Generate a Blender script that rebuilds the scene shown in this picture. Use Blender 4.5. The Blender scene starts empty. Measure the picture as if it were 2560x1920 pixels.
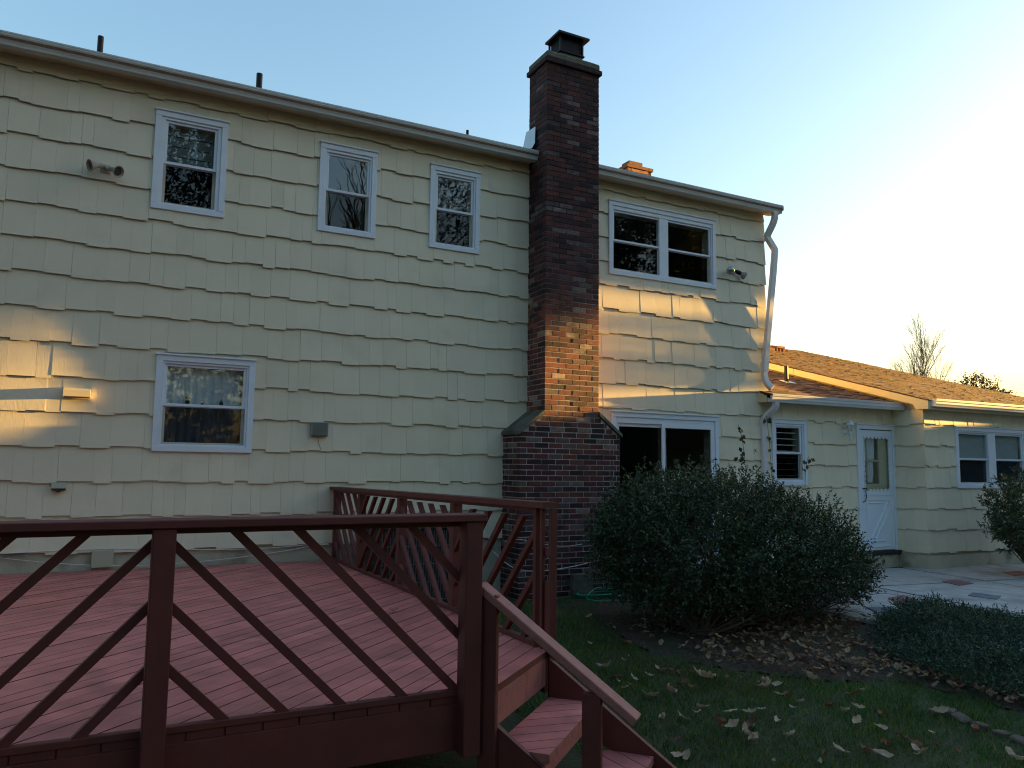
import bpy, math, random
import numpy as np
from mathutils import Vector, Matrix
R = math.radians
random.seed(7)
rng = np.random.default_rng(11)
SC = bpy.context.scene
COL = SC.collection

# ------------------------------------------------------------------ camera, sky, sun, exposure
CAM = Vector((0.0, -9.272, 0.198))
def cam_basis(yaw, pitch, roll):
    f = Vector((math.sin(yaw)*math.cos(pitch), math.cos(yaw)*math.cos(pitch), math.sin(pitch)))
    r = Vector((math.cos(yaw), -math.sin(yaw), 0)); u = r.cross(f)
    c, s = math.cos(roll), math.sin(roll)
    return c*r+s*u, -s*r+c*u, f
_r, _u, _f = cam_basis(R(27.45), R(6.0245), R(0.704))
cd = bpy.data.cameras.new('camera'); cam = bpy.data.objects.new('camera', cd); COL.objects.link(cam)
cd.sensor_width = 36; cd.lens = 36*1959.2/2560; cd.clip_start = .05; cd.clip_end = 3000
cam.matrix_world = Matrix(((_r.x, _u.x, -_f.x, CAM.x), (_r.y, _u.y, -_f.y, CAM.y), (_r.z, _u.z, -_f.z, CAM.z), (0, 0, 0, 1)))
SC.camera = cam
AZ, EL = R(5.0), R(4.0)                      # the sun stands far to the right, almost in the plane of the back wall
SUN_TO = Vector((math.cos(AZ)*math.cos(EL), -math.sin(AZ)*math.cos(EL), math.sin(EL)))
w = bpy.data.worlds.new('World'); SC.world = w; w.use_nodes = True
nt = w.node_tree
sky = nt.nodes.new('ShaderNodeTexSky'); sky.sky_type = 'NISHITA'; sky.sun_disc = False
sky.sun_elevation = EL; sky.sun_rotation = math.pi/2 + AZ
sky.altitude = 0; sky.air_density = 1.3; sky.dust_density = 2.5; sky.ozone_density = 2.4
bg = nt.nodes['Background']; bg.inputs[1].default_value = .12
nt.links.new(sky.outputs[0], bg.inputs[0])
sl = bpy.data.lights.new('sun', 'SUN'); so = bpy.data.objects.new('sun', sl); COL.objects.link(so)
sl.energy = 4.2; sl.angle = R(.45); sl.color = (1.0, .57, .13)
so.rotation_euler = (-SUN_TO).to_track_quat('-Z', 'Y').to_euler(); so.location = (30, -4, 12)
SC.view_settings.view_transform = 'Standard'; SC.view_settings.look = 'None'; SC.view_settings.gamma = 1
SC.view_settings.exposure = 2.82
SC.render.engine = 'CYCLES'
SC.cycles.use_denoising = True; SC.cycles.filter_width = 1.1
SC.cycles.max_bounces = 8; SC.cycles.diffuse_bounces = 4; SC.cycles.transparent_max_bounces = 12
SC.cycles.sample_clamp_indirect = 6

# ------------------------------------------------------------------ materials
def _n(nt, t, **k):
    n = nt.nodes.new(t)
    for a, b in k.items(): setattr(n, a, b)
    return n
def mat(name, col, rough=.6, var=.0, vscale=4., stretch=(1, 1, 1), bump=0., bscale=40., bstretch=(1, 1, 1), isl=0., metal=0., spec=.4,
        ramp=None, stain=None, stain_scale=1.5, stain_amt=.5, stain_lo=.5, trans=0., stain_stretch=(1, 1, 1)):
    m = bpy.data.materials.new(name); m.use_nodes = True; t = m.node_tree; L = t.links.new
    b = t.nodes['Principled BSDF']; b.inputs['Roughness'].default_value = rough; b.inputs['Metallic'].default_value = metal
    b.inputs['Specular IOR Level'].default_value = spec
    geo = _n(t, 'ShaderNodeNewGeometry'); oi = _n(t, 'ShaderNodeObjectInfo')
    ad = _n(t, 'ShaderNodeMath', operation='ADD'); L(geo.outputs['Random Per Island'], ad.inputs[0]); L(oi.outputs['Random'], ad.inputs[1])
    fr = _n(t, 'ShaderNodeMath', operation='FRACT'); L(ad.outputs[0], fr.inputs[0]); rnd = fr.outputs[0]
    def pos(st):
        mp = _n(t, 'ShaderNodeMapping'); mp.inputs['Scale'].default_value = st; L(geo.outputs['Position'], mp.inputs['Vector']); return mp.outputs[0]
    def noise(sc, st=(1, 1, 1), det=4):
        n = _n(t, 'ShaderNodeTexNoise'); n.inputs['Scale'].default_value = sc; n.inputs['Detail'].default_value = det; L(pos(st), n.inputs['Vector']); return n.outputs['Fac']
    if ramp:
        cr = _n(t, 'ShaderNodeValToRGB'); e = cr.color_ramp.elements
        for i, (p, c) in enumerate(ramp):
            x = e[i] if i < 2 else e.new(p)
            x.position = p; x.color = (*c, 1)
        L(rnd, cr.inputs[0]); cs = cr.outputs[0]
    else:
        rgb = _n(t, 'ShaderNodeRGB'); rgb.outputs[0].default_value = (*col, 1); cs = rgb.outputs[0]
    def mul(cs, fac, lo, hi):
        mr = _n(t, 'ShaderNodeMapRange'); mr.inputs['From Min'].default_value = .25 if fac is not rnd else 0; mr.inputs['From Max'].default_value = .75 if fac is not rnd else 1
        mr.inputs['To Min'].default_value = lo; mr.inputs['To Max'].default_value = hi; L(fac, mr.inputs['Value'])
        mx = _n(t, 'ShaderNodeVectorMath', operation='SCALE'); L(cs, mx.inputs[0]); L(mr.outputs[0], mx.inputs['Scale']); return mx.outputs[0]
    if var: cs = mul(cs, noise(vscale, stretch), 1-var, 1+var)
    if isl: cs = mul(cs, rnd, 1-isl, 1+isl)
    if stain:
        nf = noise(stain_scale, stain_stretch, 6); mr = _n(t, 'ShaderNodeMapRange'); mr.inputs['From Min'].default_value = stain_lo; mr.inputs['From Max'].default_value = stain_lo+.18
        mr.inputs['To Max'].default_value = stain_amt; L(nf, mr.inputs['Value'])
        mx = _n(t, 'ShaderNodeMix', data_type='RGBA'); L(mr.outputs[0], mx.inputs['Factor']); L(cs, mx.inputs['A']); mx.inputs['B'].default_value = (*stain, 1); cs = mx.outputs['Result']
    L(cs, b.inputs['Base Color'])
    if bump:
        bp = _n(t, 'ShaderNodeBump'); bp.inputs['Strength'].default_value = min(1, bump*4); bp.inputs['Distance'].default_value = bump*.02
        L(noise(bscale, bstretch, 5), bp.inputs['Height']); L(bp.outputs[0], b.inputs['Normal'])
    if trans:
        tr = _n(t, 'ShaderNodeBsdfTranslucent'); L(cs, tr.inputs[0]); ms = _n(t, 'ShaderNodeMixShader'); ms.inputs[0].default_value = trans
        L(b.outputs[0], ms.inputs[1]); L(tr.outputs[0], ms.inputs[2]); L(ms.outputs[0], t.nodes['Material Output'].inputs[0])
    return m
M = {}
M['siding'] = mat('cream_shingle_paint', (.71, .645, .485), .55, var=.05, vscale=1.3, bump=.10, bscale=60, bstretch=(2.2, 2.2, .05), isl=.03, stain=(.42, .38, .27), stain_scale=2.2, stain_amt=.25, stain_lo=.56)
M['butt'] = mat('shadow_dark_butt', (.045, .040, .032), .95, var=.3, vscale=12)  # near-black: paints the shadow line under each course into the butt faces
M['cream'] = mat('cream_board_paint', (.66, .58, .38), .5, var=.05, vscale=3, bump=.05)
M['found'] = mat('painted_concrete', (.46, .43, .33), .8, var=.12, vscale=4, bump=.3, bscale=30, stain=(.14, .12, .09), stain_scale=2.5, stain_amt=.7, stain_lo=.5)
M['white'] = mat('white_vinyl', (.68, .75, .83), .4, var=.03, vscale=3, stain=(.5, .5, .48), stain_scale=5, stain_amt=.25, stain_lo=.6)
M['gutter'] = mat('gutter_enamel', (.55, .58, .56), .4, var=.06, vscale=2, stain=(.32, .34, .32), stain_scale=3, stain_amt=.35, stain_lo=.55, stain_stretch=(1, 1, .3))
M['gutterw'] = mat('white_gutter_enamel', (.66, .66, .66), .35, var=.05, vscale=2, stain=(.35, .33, .3), stain_scale=3, stain_amt=.3, stain_lo=.58)
M['inside'] = mat('dark_room_plaster', (.06, .06, .06), .9)
M['curtain'] = mat('grey_curtain_cloth', (.74, .78, .80), .9, var=.1, vscale=6)
M['lace'] = mat('white_lace_curtain', (.78, .82, .86), .9, var=.12, vscale=9)
M['blind'] = mat('grey_blind', (.50, .53, .52), .7)
M['blinddark'] = mat('dark_blind', (.16, .18, .17), .7)
M['mortar'] = mat('mortar', (.23, .20, .18), .95, var=.2, vscale=9, bump=.4, bscale=120, stain=(.05, .045, .04), stain_scale=1.4, stain_amt=.85, stain_lo=.45)
M['stone'] = mat('weathered_cap_stone', (.13, .125, .10), .95, var=.25, vscale=9, bump=.6, bscale=60, stain=(.05, .06, .03), stain_scale=4, stain_amt=.7, stain_lo=.45)
M['black'] = mat('blackened_metal', (.009, .009, .011), .55, var=.3, vscale=12, metal=.3)
M['tin'] = mat('galvanised_sheet', (.55, .58, .60), .45, var=.08, vscale=6, metal=.35)
M['roof'] = mat('brown_asphalt_shingle', (.17, .095, .06), .9, var=.25, vscale=30, bump=.6, bscale=300, isl=.30)
M['redbrick'] = mat('orange_brick', (.38, .17, .08), .9, var=.2, vscale=30, isl=.3, bump=.3, bscale=90)
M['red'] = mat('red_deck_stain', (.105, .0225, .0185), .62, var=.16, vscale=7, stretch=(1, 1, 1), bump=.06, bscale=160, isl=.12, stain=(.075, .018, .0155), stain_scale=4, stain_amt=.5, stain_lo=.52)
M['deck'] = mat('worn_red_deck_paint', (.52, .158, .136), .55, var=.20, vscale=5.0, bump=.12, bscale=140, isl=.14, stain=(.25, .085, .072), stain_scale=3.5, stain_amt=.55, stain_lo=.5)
M['deckdirt'] = M['red']
M['cap'] = mat('worn_red_rail_stain', (.30, .115, .10), .6, var=.2, vscale=9, bump=.2, bscale=90, isl=.08, stain=(.15, .045, .04), stain_scale=9, stain_amt=.6, stain_lo=.5)
M['soil'] = mat('lawn_soil', (.035, .045, .018), .95, var=.4, vscale=3, bump=.6, bscale=40, stain=(.045, .034, .022), stain_scale=.9, stain_amt=.8, stain_lo=.52)
M['mulch'] = mat('dark_mulch', (.070, .046, .032), 1., var=.5, vscale=25, bump=1., bscale=60)
M['grass'] = mat('grass_blades', (.03, .07, .014), .5, spec=.25, ramp=((0., (.026, .095, .020)), (.4, (.046, .145, .026)), (.7, (.095, .17, .03)), (1., (.24, .21, .065))), var=.4, vscale=1.1, trans=.3, stain=(.12, .13, .018), stain_scale=.75, stain_amt=.55, stain_lo=.5)
M['dry'] = mat('dry_leaf', (.3, .2, .1), .7, ramp=((0., (.26, .165, .09)), (.35, (.36, .26, .16)), (.6, (.19, .10, .052)), (.85, (.12, .046, .024)), (1., (.20, .17, .09))), var=.3, vscale=25, trans=.2)
M['leafpale'] = mat('pale_dry_leaf', (.42, .31, .20), .7, isl=.18, var=.3, vscale=30, trans=.2)
M['leafrust'] = mat('russet_dry_leaf', (.20, .085, .042), .7, isl=.3, var=.3, vscale=30, trans=.2)
M['bush'] = mat('small_glossy_leaf', (.02, .04, .015), .38, spec=.5, ramp=((0., (.018, .042, .022)), (.5, (.036, .072, .032)), (.85, (.066, .105, .046)), (1., (.14, .14, .07))), trans=.15)
M['twig'] = mat('brown_twig', (.085, .062, .045), .9, var=.3, vscale=20)
M['vine'] = mat('vine_leaf', (.03, .04, .015), .5, ramp=((0., (.02, .035, .015)), (.6, (.04, .05, .02)), (1., (.14, .10, .04))), trans=.3)
M['juniper'] = mat('juniper_needles', (.02, .035, .018), .6, ramp=((0., (.014, .036, .020)), (.6, (.030, .066, .034)), (1., (.075, .115, .055))), trans=.1)
M['ever'] = mat('evergreen_foliage', (.02, .035, .015), .6, ramp=((0., (.012, .022, .010)), (1., (.035, .05, .02))), trans=.1)
M['bark'] = mat('grey_bark', (.09, .075, .06), .9, var=.3, vscale=8, bump=.5, bscale=20)
M['slab'] = mat('old_concrete_slab', (.38, .385, .37), .8, var=.22, vscale=5, bump=.3, bscale=50, isl=.06, stain=(.20, .20, .185), stain_scale=1.6, stain_amt=.7, stain_lo=.48)
M['redstone'] = mat('red_slate_inlay', (.21, .11, .108), .8, var=.3, vscale=8)
M['bluestone'] = mat('blue_slate_inlay', (.15, .165, .21), .8, var=.3, vscale=8)
M['paver'] = mat('edging_stone', (.105, .075, .062), .9, var=.3, vscale=14, bump=.4, bscale=50, isl=.2)
M['hose'] = mat('green_hose_rubber', (.012, .27, .15), .35, var=.1, vscale=10)
M['wire'] = mat('white_cable', (.62, .62, .60), .5)
M['plate'] = mat('painted_box', (.42, .40, .30), .5, var=.06)
M['speaker'] = mat('grey_green_plastic', (.24, .26, .24), .5, var=.06)
M['lampdark'] = mat('smoked_reflector', (.05, .05, .045), .3)
M['chrome'] = mat('clear_bulb', (.35, .37, .38), .08, metal=.7)
M['tan'] = mat('tan_lamp_holder', (.34, .31, .25), .5, var=.1, vscale=20)
M['ac'] = mat('dark_metal_unit', (.012, .014, .016), .6)
M['acw'] = mat('grey_wire_guard', (.13, .14, .15), .5)
M['sill'] = mat('dark_rubber_sill', (.02, .022, .03), .6)
M['figure'] = mat('dark_ceramic', (.02, .02, .022), .4)
def glass_mat(name, tint, boost):
    m = bpy.data.materials.new(name); m.use_nodes = True; t = m.node_tree; L = t.links.new
    t.nodes.remove(t.nodes['Principled BSDF'])
    tr = _n(t, 'ShaderNodeBsdfTransparent'); tr.inputs[0].default_value = (*tint, 1)
    gl = _n(t, 'ShaderNodeBsdfGlossy'); gl.inputs['Roughness'].default_value = .004
    lw = _n(t, 'ShaderNodeLayerWeight'); pw = _n(t, 'ShaderNodeMath', operation='POWER'); pw.inputs[1].default_value = 5; L(lw.outputs['Facing'], pw.inputs[0])   # Schlick
    mu = _n(t, 'ShaderNodeMath', operation='MULTIPLY_ADD'); mu.inputs[1].default_value = .9*boost*.6; mu.inputs[2].default_value = .043*boost; L(pw.outputs[0], mu.inputs[0])
    geo = _n(t, 'ShaderNodeNewGeometry'); nz = _n(t, 'ShaderNodeTexNoise'); nz.inputs['Scale'].default_value = 2.2; L(geo.outputs['Position'], nz.inputs['Vector'])
    bp = _n(t, 'ShaderNodeBump'); bp.inputs['Strength'].default_value = .05; bp.inputs['Distance'].default_value = .02; L(nz.outputs[0], bp.inputs['Height']); L(bp.outputs[0], gl.inputs['Normal'])
    ms = _n(t, 'ShaderNodeMixShader'); L(mu.outputs[0], ms.inputs[0]); L(tr.outputs[0], ms.inputs[1]); L(gl.outputs[0], ms.inputs[2])
    L(ms.outputs[0], t.nodes['Material Output'].inputs[0]); return m
M['glass'] = glass_mat('window_glass', (.90, .93, .93), 2.1)
M['screen'] = glass_mat('screened_glass', (.48, .50, .52), 1.2)
def brick_mat():
    m = mat('old_clinker_brick', (.1, .05, .04), .88, ramp=((0., (.022, .015, .019)), (.22, (.055, .025, .027)), (.5, (.100, .036, .034)), (.74, (.145, .048, .038)), (.86, (.085, .070, .070)), (1., (.23, .195, .175))),
            var=.35, vscale=22, bump=.5, bscale=110, stain=(.022, .018, .018), stain_scale=5, stain_amt=.75, stain_lo=.53)
    t = m.node_tree; L = t.links.new; b = t.nodes['Principled BSDF']; src = b.inputs['Base Color'].links[0].from_socket
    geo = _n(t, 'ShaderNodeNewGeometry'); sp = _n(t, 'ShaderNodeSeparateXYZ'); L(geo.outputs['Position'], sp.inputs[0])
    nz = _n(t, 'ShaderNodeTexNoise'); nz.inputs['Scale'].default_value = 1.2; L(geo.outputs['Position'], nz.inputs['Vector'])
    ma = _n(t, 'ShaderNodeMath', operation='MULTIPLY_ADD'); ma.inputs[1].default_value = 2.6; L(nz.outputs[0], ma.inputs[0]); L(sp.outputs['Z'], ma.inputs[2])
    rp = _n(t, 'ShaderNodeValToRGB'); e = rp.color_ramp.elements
    pts = [(0., (.62, .60, .62)), (.18, (.72, .66, .70)), (.27, (1.05, .86, .84)), (.36, (1.75, 1.45, 1.15)), (.50, (1.9, 1.6, 1.15)), (.60, (.85, .75, .78)), (1., (.58, .54, .62))]  # tone by height; middle band lightened to boost its sunlit look
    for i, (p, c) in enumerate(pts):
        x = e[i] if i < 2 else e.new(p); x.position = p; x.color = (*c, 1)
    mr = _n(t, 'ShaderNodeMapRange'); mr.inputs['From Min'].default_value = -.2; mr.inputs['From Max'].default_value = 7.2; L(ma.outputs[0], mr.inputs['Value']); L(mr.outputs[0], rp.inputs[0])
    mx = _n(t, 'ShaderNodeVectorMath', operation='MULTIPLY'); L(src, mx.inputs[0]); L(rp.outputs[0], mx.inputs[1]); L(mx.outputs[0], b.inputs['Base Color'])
    return m
M['brick'] = brick_mat()
def mortar_mat():
    m = mat('old_mortar', (.42, .385, .36), .95, var=.2, vscale=9, bump=.4, bscale=120, stain=(.12, .10, .095), stain_scale=3, stain_amt=.85, stain_lo=.48)
    t = m.node_tree; L = t.links.new; b = t.nodes['Principled BSDF']; src = b.inputs['Base Color'].links[0].from_socket
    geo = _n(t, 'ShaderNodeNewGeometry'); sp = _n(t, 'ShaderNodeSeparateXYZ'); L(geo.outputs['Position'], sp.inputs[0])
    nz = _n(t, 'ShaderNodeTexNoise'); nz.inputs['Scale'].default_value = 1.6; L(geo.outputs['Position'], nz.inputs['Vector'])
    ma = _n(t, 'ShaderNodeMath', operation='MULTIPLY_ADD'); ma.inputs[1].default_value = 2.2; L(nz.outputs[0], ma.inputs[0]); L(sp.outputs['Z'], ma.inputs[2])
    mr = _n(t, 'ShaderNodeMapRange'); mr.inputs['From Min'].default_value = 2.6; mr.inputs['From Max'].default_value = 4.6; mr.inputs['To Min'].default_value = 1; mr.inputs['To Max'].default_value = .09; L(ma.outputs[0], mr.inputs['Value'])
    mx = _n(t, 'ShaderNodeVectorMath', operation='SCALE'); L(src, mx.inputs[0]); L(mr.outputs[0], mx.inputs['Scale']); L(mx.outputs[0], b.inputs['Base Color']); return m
M['mortar'] = mortar_mat()

# ------------------------------------------------------------------ helpers
def link(o, parent=None):
    COL.objects.link(o)
    if parent is not None:
        o.parent = parent
        p = parent; inv = Matrix.Identity(4)
        chain = []
        while p is not None: chain.append(p); p = p.parent
        mw = Matrix.Identity(4)
        for q in reversed(chain): mw = mw @ q.matrix_parent_inverse @ q.matrix_basis
        o.matrix_parent_inverse = mw.inverted()
    return o
def tag(o, label, cat, group=None):
    o['label'] = label; o['category'] = cat
    if group: o['group'] = group
    return o
def thing(name, loc, label, cat, group=None):
    o = bpy.data.objects.new(name, None); o.empty_display_size = .2; o.location = loc; link(o); return tag(o, label, cat, group)
def boxf(): return [(0, 3, 2, 1), (4, 5, 6, 7), (0, 1, 5, 4), (1, 2, 6, 5), (2, 3, 7, 6), (3, 0, 4, 7)]
_CB = None
def cbox_data(hx, hy, hz, c):
    V = []; idx = {}
    for sx in (-1, 1):
        for sy in (-1, 1):
            for sz in (-1, 1):
                for k in range(3):
                    h = [hx-c, hy-c, hz-c]; h[k] += c
                    idx[(sx, sy, sz, k)] = len(V); V.append((sx*h[0], sy*h[1], sz*h[2]))
    F = []
    for k in range(3):
        i, j = [(1, 2), (0, 2), (0, 1)][k]
        for s in (-1, 1):
            f = []
            for a, b in ((-1, -1), (1, -1), (1, 1), (-1, 1)):
                key = [0, 0, 0]; key[k] = s; key[i] = a; key[j] = b; f.append(idx[(*key, k)])
            F.append(f)
        for a in (-1, 1):
            for b in (-1, 1):
                key = [0, 0, 0]; key[i] = a; key[j] = b
                k1 = key[:]; k1[k] = -1; k2 = key[:]; k2[k] = 1
                F.append([idx[(*k1, i)], idx[(*k2, i)], idx[(*k2, j)], idx[(*k1, j)]])
    for sx in (-1, 1):
        for sy in (-1, 1):
            for sz in (-1, 1): F.append([idx[(sx, sy, sz, k)] for k in range(3)])
    out = []
    for f in F:
        p = [Vector(V[i]) for i in f]; n = (p[1]-p[0]).cross(p[2]-p[0]); c0 = sum(p, Vector())/len(p)
        out.append(tuple(f) if n.dot(c0) > 0 else tuple(reversed(f)))
    return V, out
class MB:
    def __init__(s): s.v = []; s.f = []
    def add(s, V, F, mtx=None):
        b = len(s.v)
        s.v += [tuple(mtx @ Vector(p)) for p in V] if mtx is not None else [tuple(p) for p in V]
        s.f += [tuple(i+b for i in f) for f in F]; return s
    def box(s, x0, x1, y0, y1, z0, z1, c=0.):
        if c: 
            V, F = cbox_data(abs(x1-x0)/2, abs(y1-y0)/2, abs(z1-z0)/2, c); return s.add(V, F, Matrix.Translation(((x0+x1)/2, (y0+y1)/2, (z0+z1)/2)))
        return s.add([(x0, y0, z0), (x1, y0, z0), (x1, y1, z0), (x0, y1, z0), (x0, y0, z1), (x1, y0, z1), (x1, y1, z1), (x0, y1, z1)], boxf())
    def beam(s, a, b, wd, th, up=(0, 0, 1), c=.003):
        a, b = Vector(a), Vector(b); d = b-a; L = d.length; X = d.normalized(); Y = Vector(up).cross(X).normalized(); Z = X.cross(Y)
        m = Matrix((X, Y, Z)).transposed().to_4x4(); m.translation = (a+b)/2
        V, F = cbox_data(L/2, wd/2, th/2, c); return s.add(V, F, m)
    def prism(s, poly, d):
        """poly: list of 3d points (planar), d: extrusion vector"""
        n = len(poly); P = [Vector(p) for p in poly]; d = Vector(d)
        nn = Vector()
        for i in range(1, n-1): nn += (P[i]-P[0]).cross(P[i+1]-P[0])
        if nn.dot(d) > 0: P.reverse()
        V = P+[p+d for p in P]
        F = [tuple(range(n)), tuple(reversed(range(n, 2*n)))]+[(i, n+i, n+(i+1) % n, (i+1) % n) for i in range(n)]
        F = [tuple(reversed(f)) if k >= 2 and False else f for k, f in enumerate(F)]
        # side winding check
        c0 = sum(V, Vector())/len(V); G = []
        for f in F:
            q = [V[i] for i in f]; m = Vector()
            for i in range(1, len(q)-1): m += (q[i]-q[0]).cross(q[i+1]-q[0])
            G.append(f)
        return s.add(V, G)
    def tube(s, pts, r, n=8, r1=None, cap=True):
        P = [Vector(p) for p in pts]; k = len(P); b0 = len(s.v)
        T = [(P[min(i+1, k-1)]-P[max(i-1, 0)]).normalized() for i in range(k)]
        ref = Vector((0, 0, 1)) if abs(T[0].z) < .9 else Vector((1, 0, 0))
        X = T[0].cross(ref).normalized()
        for i in range(k):
            X = (X-T[i]*X.dot(T[i])).normalized(); Y = T[i].cross(X)
            rr = r if r1 is None else r+(r1-r)*i/(k-1)
            for j in range(n):
                a = 2*math.pi*j/n; s.v.append(tuple(P[i]+X*rr*math.cos(a)+Y*rr*math.sin(a)))
        for i in range(k-1):
            for j in range(n):
                j2 = (j+1) % n; s.f.append((b0+i*n+j, b0+i*n+j2, b0+(i+1)*n+j2, b0+(i+1)*n+j))
        if cap: s.f.append(tuple(b0+j for j in reversed(range(n)))); s.f.append(tuple(b0+(k-1)*n+j for j in range(n)))
        return s
    def lathe(s, o, ax, prof, n=16):
        """prof: (radius, height) pairs along axis ax from o"""
        o = Vector(o); ax = Vector(ax).normalized(); ref = Vector((0, 0, 1)) if abs(ax.z) < .9 else Vector((1, 0, 0)); X = ax.cross(ref).normalized(); Y = ax.cross(X); b0 = len(s.v)
        for r, h in prof:
            for j in range(n):
                a = 2*math.pi*j/n; s.v.append(tuple(o+ax*h+X*r*math.cos(a)+Y*r*math.sin(a)))
        for i in range(len(prof)-1):
            for j in range(n):
                j2 = (j+1) % n; s.f.append((b0+i*n+j, b0+(i+1)*n+j, b0+(i+1)*n+j2, b0+i*n+j2))
        s.f.append(tuple(b0+j for j in range(n))); s.f.append(tuple(b0+(len(prof)-1)*n+j for j in reversed(range(n)))); return s
    def build(s, name, m, parent=None, smooth=False, kind=None, side=None):
        me = bpy.data.meshes.new(name); me.from_pydata(s.v, [], s.f); me.update()
        me.materials.append(M[m])
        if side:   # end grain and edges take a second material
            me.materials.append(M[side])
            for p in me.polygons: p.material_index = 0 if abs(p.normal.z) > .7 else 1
        if smooth: me.polygons.foreach_set('use_smooth', [True]*len(me.polygons))
        o = bpy.data.objects.new(name, me); link(o, parent)
        if kind: o['kind'] = kind
        return o
def mesh_np(name, V, F, m, parent=None, kind=None, smooth=False):
    V = np.asarray(V, np.float32).reshape(-1, 3); F = np.asarray(F, np.int32); k = F.shape[1]
    me = bpy.data.meshes.new(name); me.vertices.add(len(V)); me.vertices.foreach_set('co', V.ravel())
    me.loops.add(F.size); me.loops.foreach_set('vertex_index', F.ravel()); me.polygons.add(len(F))
    me.polygons.foreach_set('loop_start', np.arange(0, F.size, k, dtype=np.int32)); me.update(calc_edges=True); me.validate()
    me.materials.append(M[m])
    if smooth: me.polygons.foreach_set('use_smooth', [True]*len(me.polygons))
    o = bpy.data.objects.new(name, me); link(o, parent)
    if kind: o['kind'] = kind
    return o
def clip(poly, halfplanes):
    """poly 2d; halfplanes (a,b,c): keep a*x+b*y<=c"""
    for a, b, c in halfplanes:
        out = []
        for i in range(len(poly)):
            p, q = poly[i], poly[(i+1) % len(poly)]; dp, dq = a*p[0]+b*p[1]-c, a*q[0]+b*q[1]-c
            if dp <= 0: out.append(p)
            if dp*dq < 0: t = dp/(dp-dq); out.append((p[0]+t*(q[0]-p[0]), p[1]+t*(q[1]-p[1])))
        poly = out
        if len(poly) < 3: return []
    return poly
def subtract(r, holes):
    rs = [r]
    for hx0, hx1, hz0, hz1 in holes:
        nx = []
        for (a, b, c, d) in rs:
            if b <= hx0 or a >= hx1 or d <= hz0 or c >= hz1: nx.append((a, b, c, d)); continue
            if c < hz0: nx.append((a, b, c, hz0))
            if d > hz1: nx.append((a, b, hz1, d))
            c2, d2 = max(c, hz0), min(d, hz1)
            if a < hx0: nx.append((a, hx0, c2, d2))
            if b > hx1: nx.append((hx1, b, c2, d2))
        rs = nx
    return rs
def ss(a, b, x): t = min(1, max(0, (x-a)/(b-a))); return t*t*(3-2*t)
def ground_z(x, y):
    k = 1-.6*min(1, max(0, (x-7)/2))
    return -1.455-.17*min(1, max(0, (-y-2)/3.8))*k
def ground_np(x, y):
    k = 1-.6*np.clip((x-7)/2, 0, 1); return -1.455-.17*np.clip((-y-2)/3.8, 0, 1)*k
def in_poly(x, y, poly):
    c = np.zeros(len(x), bool); n = len(poly)
    for i in range(n):
        x0, y0 = poly[i]; x1, y1 = poly[(i+1) % n]
        if y0 == y1: continue
        cr = ((y0 > y) != (y1 > y)) & (x < (x1-x0)*(y-y0)/(y1-y0)+x0); c ^= cr
    return c
def unit(a): return a/np.linalg.norm(a, axis=1, keepdims=True)
def leaf_quads(P, D, ln, wd, fold=.25, up=None):
    """one folded quad per leaf: P base points, D leaf directions"""
    n = len(P); ln = np.broadcast_to(ln, n)[:, None]; wd = np.broadcast_to(wd, n)[:, None]
    D = unit(D); A = rng.normal(size=(n, 3)) if up is None else up
    S = unit(np.cross(D, A)); N = np.cross(S, D)
    V = np.empty((n, 4, 3), np.float32)
    V[:, 0] = P; V[:, 1] = P+D*ln*.5+S*wd*.5+N*wd*fold; V[:, 2] = P+D*ln; V[:, 3] = P+D*ln*.5-S*wd*.5+N*wd*fold
    return V.reshape(-1, 3), np.arange(n*4, dtype=np.int32).reshape(-1, 4)

# ------------------------------------------------------------------ ground, lawn, bed, patio
xs = np.concatenate([np.linspace(-900, -12, 8), np.linspace(-8, 22, 121), np.linspace(26, 900, 9)])
ys = np.concatenate([np.linspace(-900, -16, 8), np.linspace(-12, 1, 66), np.linspace(3, 900, 12)])
X, Y = np.meshgrid(xs, ys, indexing='ij'); Z = ground_np(X, Y)
near = (X > 2) & (X < 9) & (Y > -8) & (Y < -.8); Z = Z+np.where(near, rng.normal(0, .007, X.shape), 0)
nx_, ny_ = X.shape; ii = np.arange(nx_*ny_).reshape(nx_, ny_)
F = np.stack([ii[:-1, :-1], ii[1:, :-1], ii[1:, 1:], ii[:-1, 1:]], -1).reshape(-1, 4)
mesh_np('ground', np.stack([X, Y, Z], -1), F, 'soil', smooth=True, kind='structure')
BED = [(5.7, -.75), (5.0, -1.6), (4.75, -2.3), (4.6, -3.2), (4.72, -3.55), (5.0, -4.03), (5.45, -4.46), (6.1, -4.75), (6.25, -5.25), (6.3, -5.7), (7.5, -6.8), (9.6, -6.4), (9.4, -4.2), (8.7, -3.1), (8.35, -2.5), (8.2, -.75)]
def patch(name, poly, step, lift, m, amp, kind='structure'):
    px = [p[0] for p in poly]; py = [p[1] for p in poly]
    gx = np.arange(min(px), max(px), step); gy = np.arange(min(py), max(py), step); A, B = np.meshgrid(gx, gy, indexing='ij')
    C = ground_np(A, B)+lift+rng.uniform(0, amp, A.shape); n, k = A.shape; idx = np.arange(n*k).reshape(n, k)
    F = np.stack([idx[:-1, :-1], idx[1:, :-1], idx[1:, 1:], idx[:-1, 1:]], -1).reshape(-1, 4)
    ok = in_poly(A.ravel(), B.ravel(), poly); F = F[ok[F].all(1)]
    return mesh_np(name, np.stack([A, B, C], -1), F, m, smooth=True, kind=kind)
patch('mulch_bed', BED, .04, -.012, 'mulch', .034)
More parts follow.
